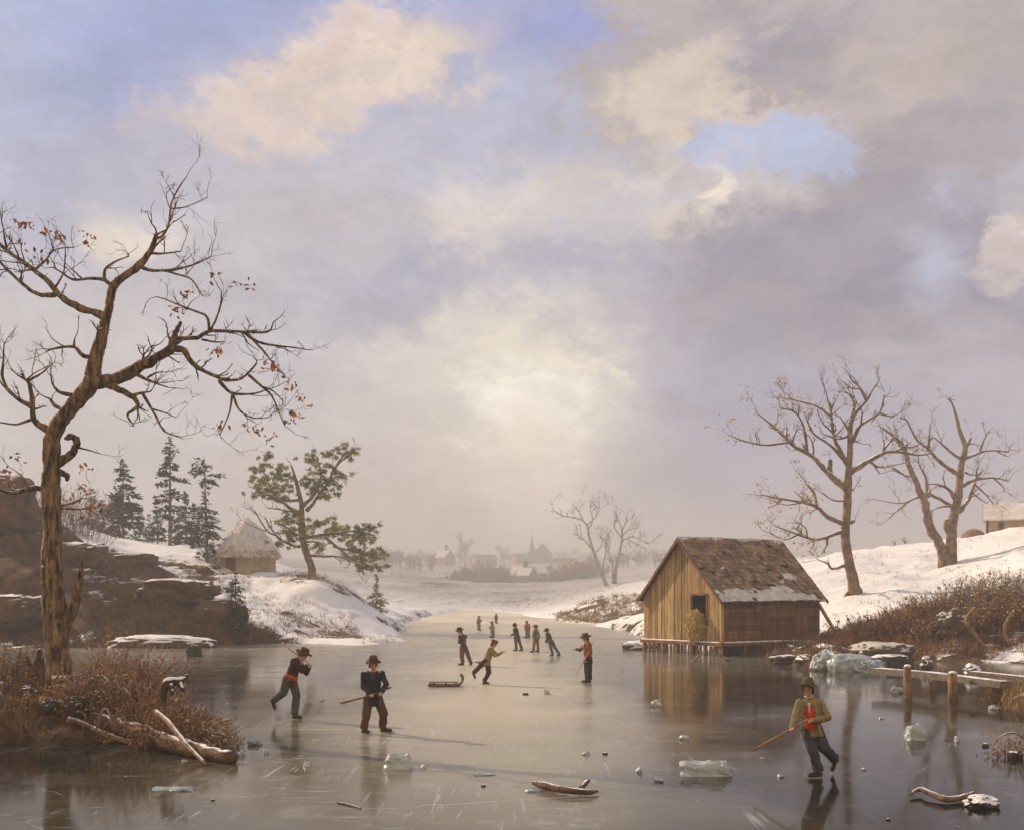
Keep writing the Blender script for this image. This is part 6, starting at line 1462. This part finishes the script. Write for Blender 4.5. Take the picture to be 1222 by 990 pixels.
person('skater in a tan coat and red cap leaning forward with coat tails flying', Yp, 581, {
 'head': (589.5, 768, 0), 'neck': (586, 773, 0), 'sR': (584, 775, -.15), 'sL': (587.5, 776, .15), 'eR': (591, 782, -.16), 'wR': (597, 779.5, -.16), 'eL': (593.5, 781, .10), 'wL': (599, 778, .06),
 'hR': (579, 789, -.07), 'hL': (581.5, 789.5, .07), 'kR': (572.5, 795, -.06), 'aR': (566, 801.5, 0), 'tR': (569, 809, 0), 'kL': (583.5, 801.5, .04), 'aL': (578, 814.5, .04), 'tL': (585, 817, .02), 'front': (1, -.25, -.5)},
 dict(hat=cloth('rust_cap_cloth', (.24, .07, .04)), jacket=cloth('tan_wool', (.31, .22, .12)), trousers=cloth('dark_maroon_wool', (.085, .035, .032))), vox=.0105, stand=('aL',), face=(1, -.35, -.25), hat='cap', tails=.30, scarf=cloth('dark_scarf', (.05, .025, .022)))
Yp = G(702, 814.5).y
sA, sB = (686.8, 806, Yp-.30), (709.5, 763, Yp+.12)
person('man in a rust orange jacket reaching out one hand near the boathouse', Yp, 702, {
 'head': (698.6, 761, 0), 'neck': (700, 766, 0), 'sR': (699, 768.5, .16), 'sL': (703, 768.5, -.16), 'eR': (692, 775, .16), 'wR': (687, 774.5, .12), 'eL': (705, 778, -.20), 'wL': (699.5, 784, -.22),
 'hR': (700.3, 786.5, .08), 'hL': (702.8, 786.5, -.08), 'kR': (700.5, 800, .06), 'aR': (701, 812, .06), 'tR': (695, 815, .04), 'kL': (703, 800, -.06), 'aL': (703.5, 812.5, -.04), 'tL': (698, 815, -.06), 'front': (-1, -.35, 0)},
 dict(hat=cloth('brown_felt', (.12, .065, .04)), jacket=cloth('rust_wool', (.30, .115, .05)), trousers=cloth('charcoal_wool', (.05, .035, .034))), vox=.0105, face=(-1, -.3, -.05), hat='slouch', scarf=cloth('white_linen', (.72, .70, .64)), grip={'L': gripdir(sA, sB)})
stick('walking_stick', 'thin cane slanting beside the man in the rust orange jacket', [P(*sA), P(699, 783, Yp-.24), P(*sB)], .012, M['hockey_pale'])
# --- far group: posed from a standing figure with lean, spread and arms
def far(label, feet, hpx, Yd, lean, spread, cols, face, armR, armL, hat='bowler', tails=0.0, stand=('aR', 'aL'), vox=.013):
    px, py = feet; Y = G(px, py).y; h = hpx
    k = lambda a, b_, c=0.0: (px+a*h+lean*h*b_, py-b_*h, c)
    sx = 1 if face[0] >= 0 else -1
    prof_ = abs(face[0]) > .6
    dw = .055 if prof_ else .115; dz_ = .16 if prof_ else .02
    pose = {'head': k(.012*sx, .905), 'neck': k(0, .825), 'sR': k(-dw, .795, -dz_), 'sL': k(dw, .795, dz_), 'hR': k(-.045, .53, -.06), 'hL': k(.045, .53, .06),
     'eR': k(armR[0][0], armR[0][1], -.2), 'wR': k(armR[1][0], armR[1][1], -.2), 'eL': k(armL[0][0], armL[0][1], .12), 'wL': k(armL[1][0], armL[1][1], .05),
     'kR': k(-.03-spread*.4, .29, -.06), 'aR': (px-spread*h, py-.05*h, -.05), 'tR': (px-spread*h+.12*h*sx, py-.01*h, -.1), 'kL': k(.03+spread*.4, .29, .06), 'aL': (px+spread*h, py-.055*h, .08), 'tL': (px+spread*h+.12*h*sx, py-.02*h, .04), 'front': (face[0], face[1], -.2)}
    return person(label, Y, px, pose, cols, vox=vox, face=face, hat=hat, tails=tails, stand=stand)
D = lambda n, j, t_, h_=None: dict(jacket=cloth(n+'_coat', j), trousers=cloth(n+'_trousers', t_), hat=cloth(n+'_hat', h_ or (.06, .05, .05)))
far('distant skater in a grey blue suit holding one hand forward', (619.5, 776.5), 33, 0, -.16, .10, D('grey_blue', (.085, .085, .10), (.15, .14, .15)), (-1, -.3, 0), ((-.08, .62), (-.20, .58)), ((.06, .6), (-.14, .60)))
far('distant skater in a pale waistcoat and orange brown trousers', (639.5, 778), 33, 0, .0, .085, D('sage', (.24, .21, .15), (.32, .17, .075), (.16, .14, .12)), (-1, -.4, 0), ((-.10, .62), (-.05, .48)), ((.12, .62), (.10, .46)), hat='slouch')
far('distant skater in a speckled grey jacket leaning hard to the left', (663.5, 782.5), 33, 0, -.36, .12, D('speckled', (.13, .115, .09), (.17, .16, .16)), (-1, -.3, -.2), ((-.10, .60), (-.20, .52)), ((.02, .6), (-.16, .50)), hat='slouch')
far('faint small skater in a pinkish brown top standing beyond the grey blue suit', (630, 761), 20, 0, -.06, .08, D('pink_brown', (.32, .17, .12), (.22, .21, .23)), (-.3, -1, 0), ((-.14, .62), (-.12, .46)), ((.14, .62), (.13, .46)), hat='cap')
far('faint far skater with a yellowish coat and arms bent, second from the far shore', (588, 760.5), 19, 0, -.04, .06, D('yellowish', (.40, .29, .20), (.26, .25, .26), (.25, .16, .13)), (-1, -.5, 0), ((-.14, .64), (-.20, .60)), ((.12, .62), (.06, .55)), hat='cap')
far('tiny grey figure with a bent arm at the far left of the skaters', (571.5, 752), 17, 0, 0, .05, D('mist_grey', (.20, .19, .21), (.24, .22, .23), (.18, .17, .18)), (1, -.5, 0), ((-.13, .62), (-.12, .45)), ((.14, .66), (.20, .74)), hat='cap', vox=.015)
far('farthest tiny dark figure close to the snowy shore', (592, 743.5), 11, 0, 0, .06, D('mist_dark', (.15, .14, .16), (.19, .18, .19), (.13, .12, .13)), (.2, -1, 0), ((-.14, .62), (-.12, .45)), ((.14, .62), (.13, .46)), hat='cap', vox=.017)
# ---------------------------------------------------------------- far-off woods melting into the haze
def far_woods(name, label, spots, seed):
    rg = random.Random(seed); m = MB()
    for (a0, a1, y0, y1, n_, h0, h1) in spots:
        for _ in range(n_):
            Y = rg.uniform(y0, y1); px = rg.uniform(a0, a1); x = X(px, Y); z = tz(x, Y); h = rg.uniform(h0, h1)
            p = Vector((x, Y, z-.4)); q = p+Vector((rg.gauss(0, .4), 0, h*.55)); m.tube([p, q], [.28, .18], 4)
            for k in range(26):
                d = Vector((rg.gauss(0, .6), rg.gauss(0, .6), rg.uniform(.2, 1))).normalized(); s_ = p.lerp(q, rg.uniform(.35, 1)); e_ = s_+d*h*rg.uniform(.22, .5)
                m.tube([s_, s_.lerp(e_, .5)+Vector((rg.gauss(0, .4), rg.gauss(0, .4), .2)), e_], [.13, .11, .05], 3)
    o = m.build(name, M['twig_mist'], None); tag(o, label, 'woods', kind='stuff')
far_woods('far_woods', 'blue grey bare woods fading into the mist left of the village', [(405, 520, 560, 760, 70, 6, 13), (470, 700, 880, 1000, 60, 8, 16)], 5)
far_woods('far_woods', 'grey bare woods fading into the mist between village and boathouse', [(690, 860, 560, 860, 80, 6, 13), (560, 720, 560, 640, 14, 4, 7)], 6)
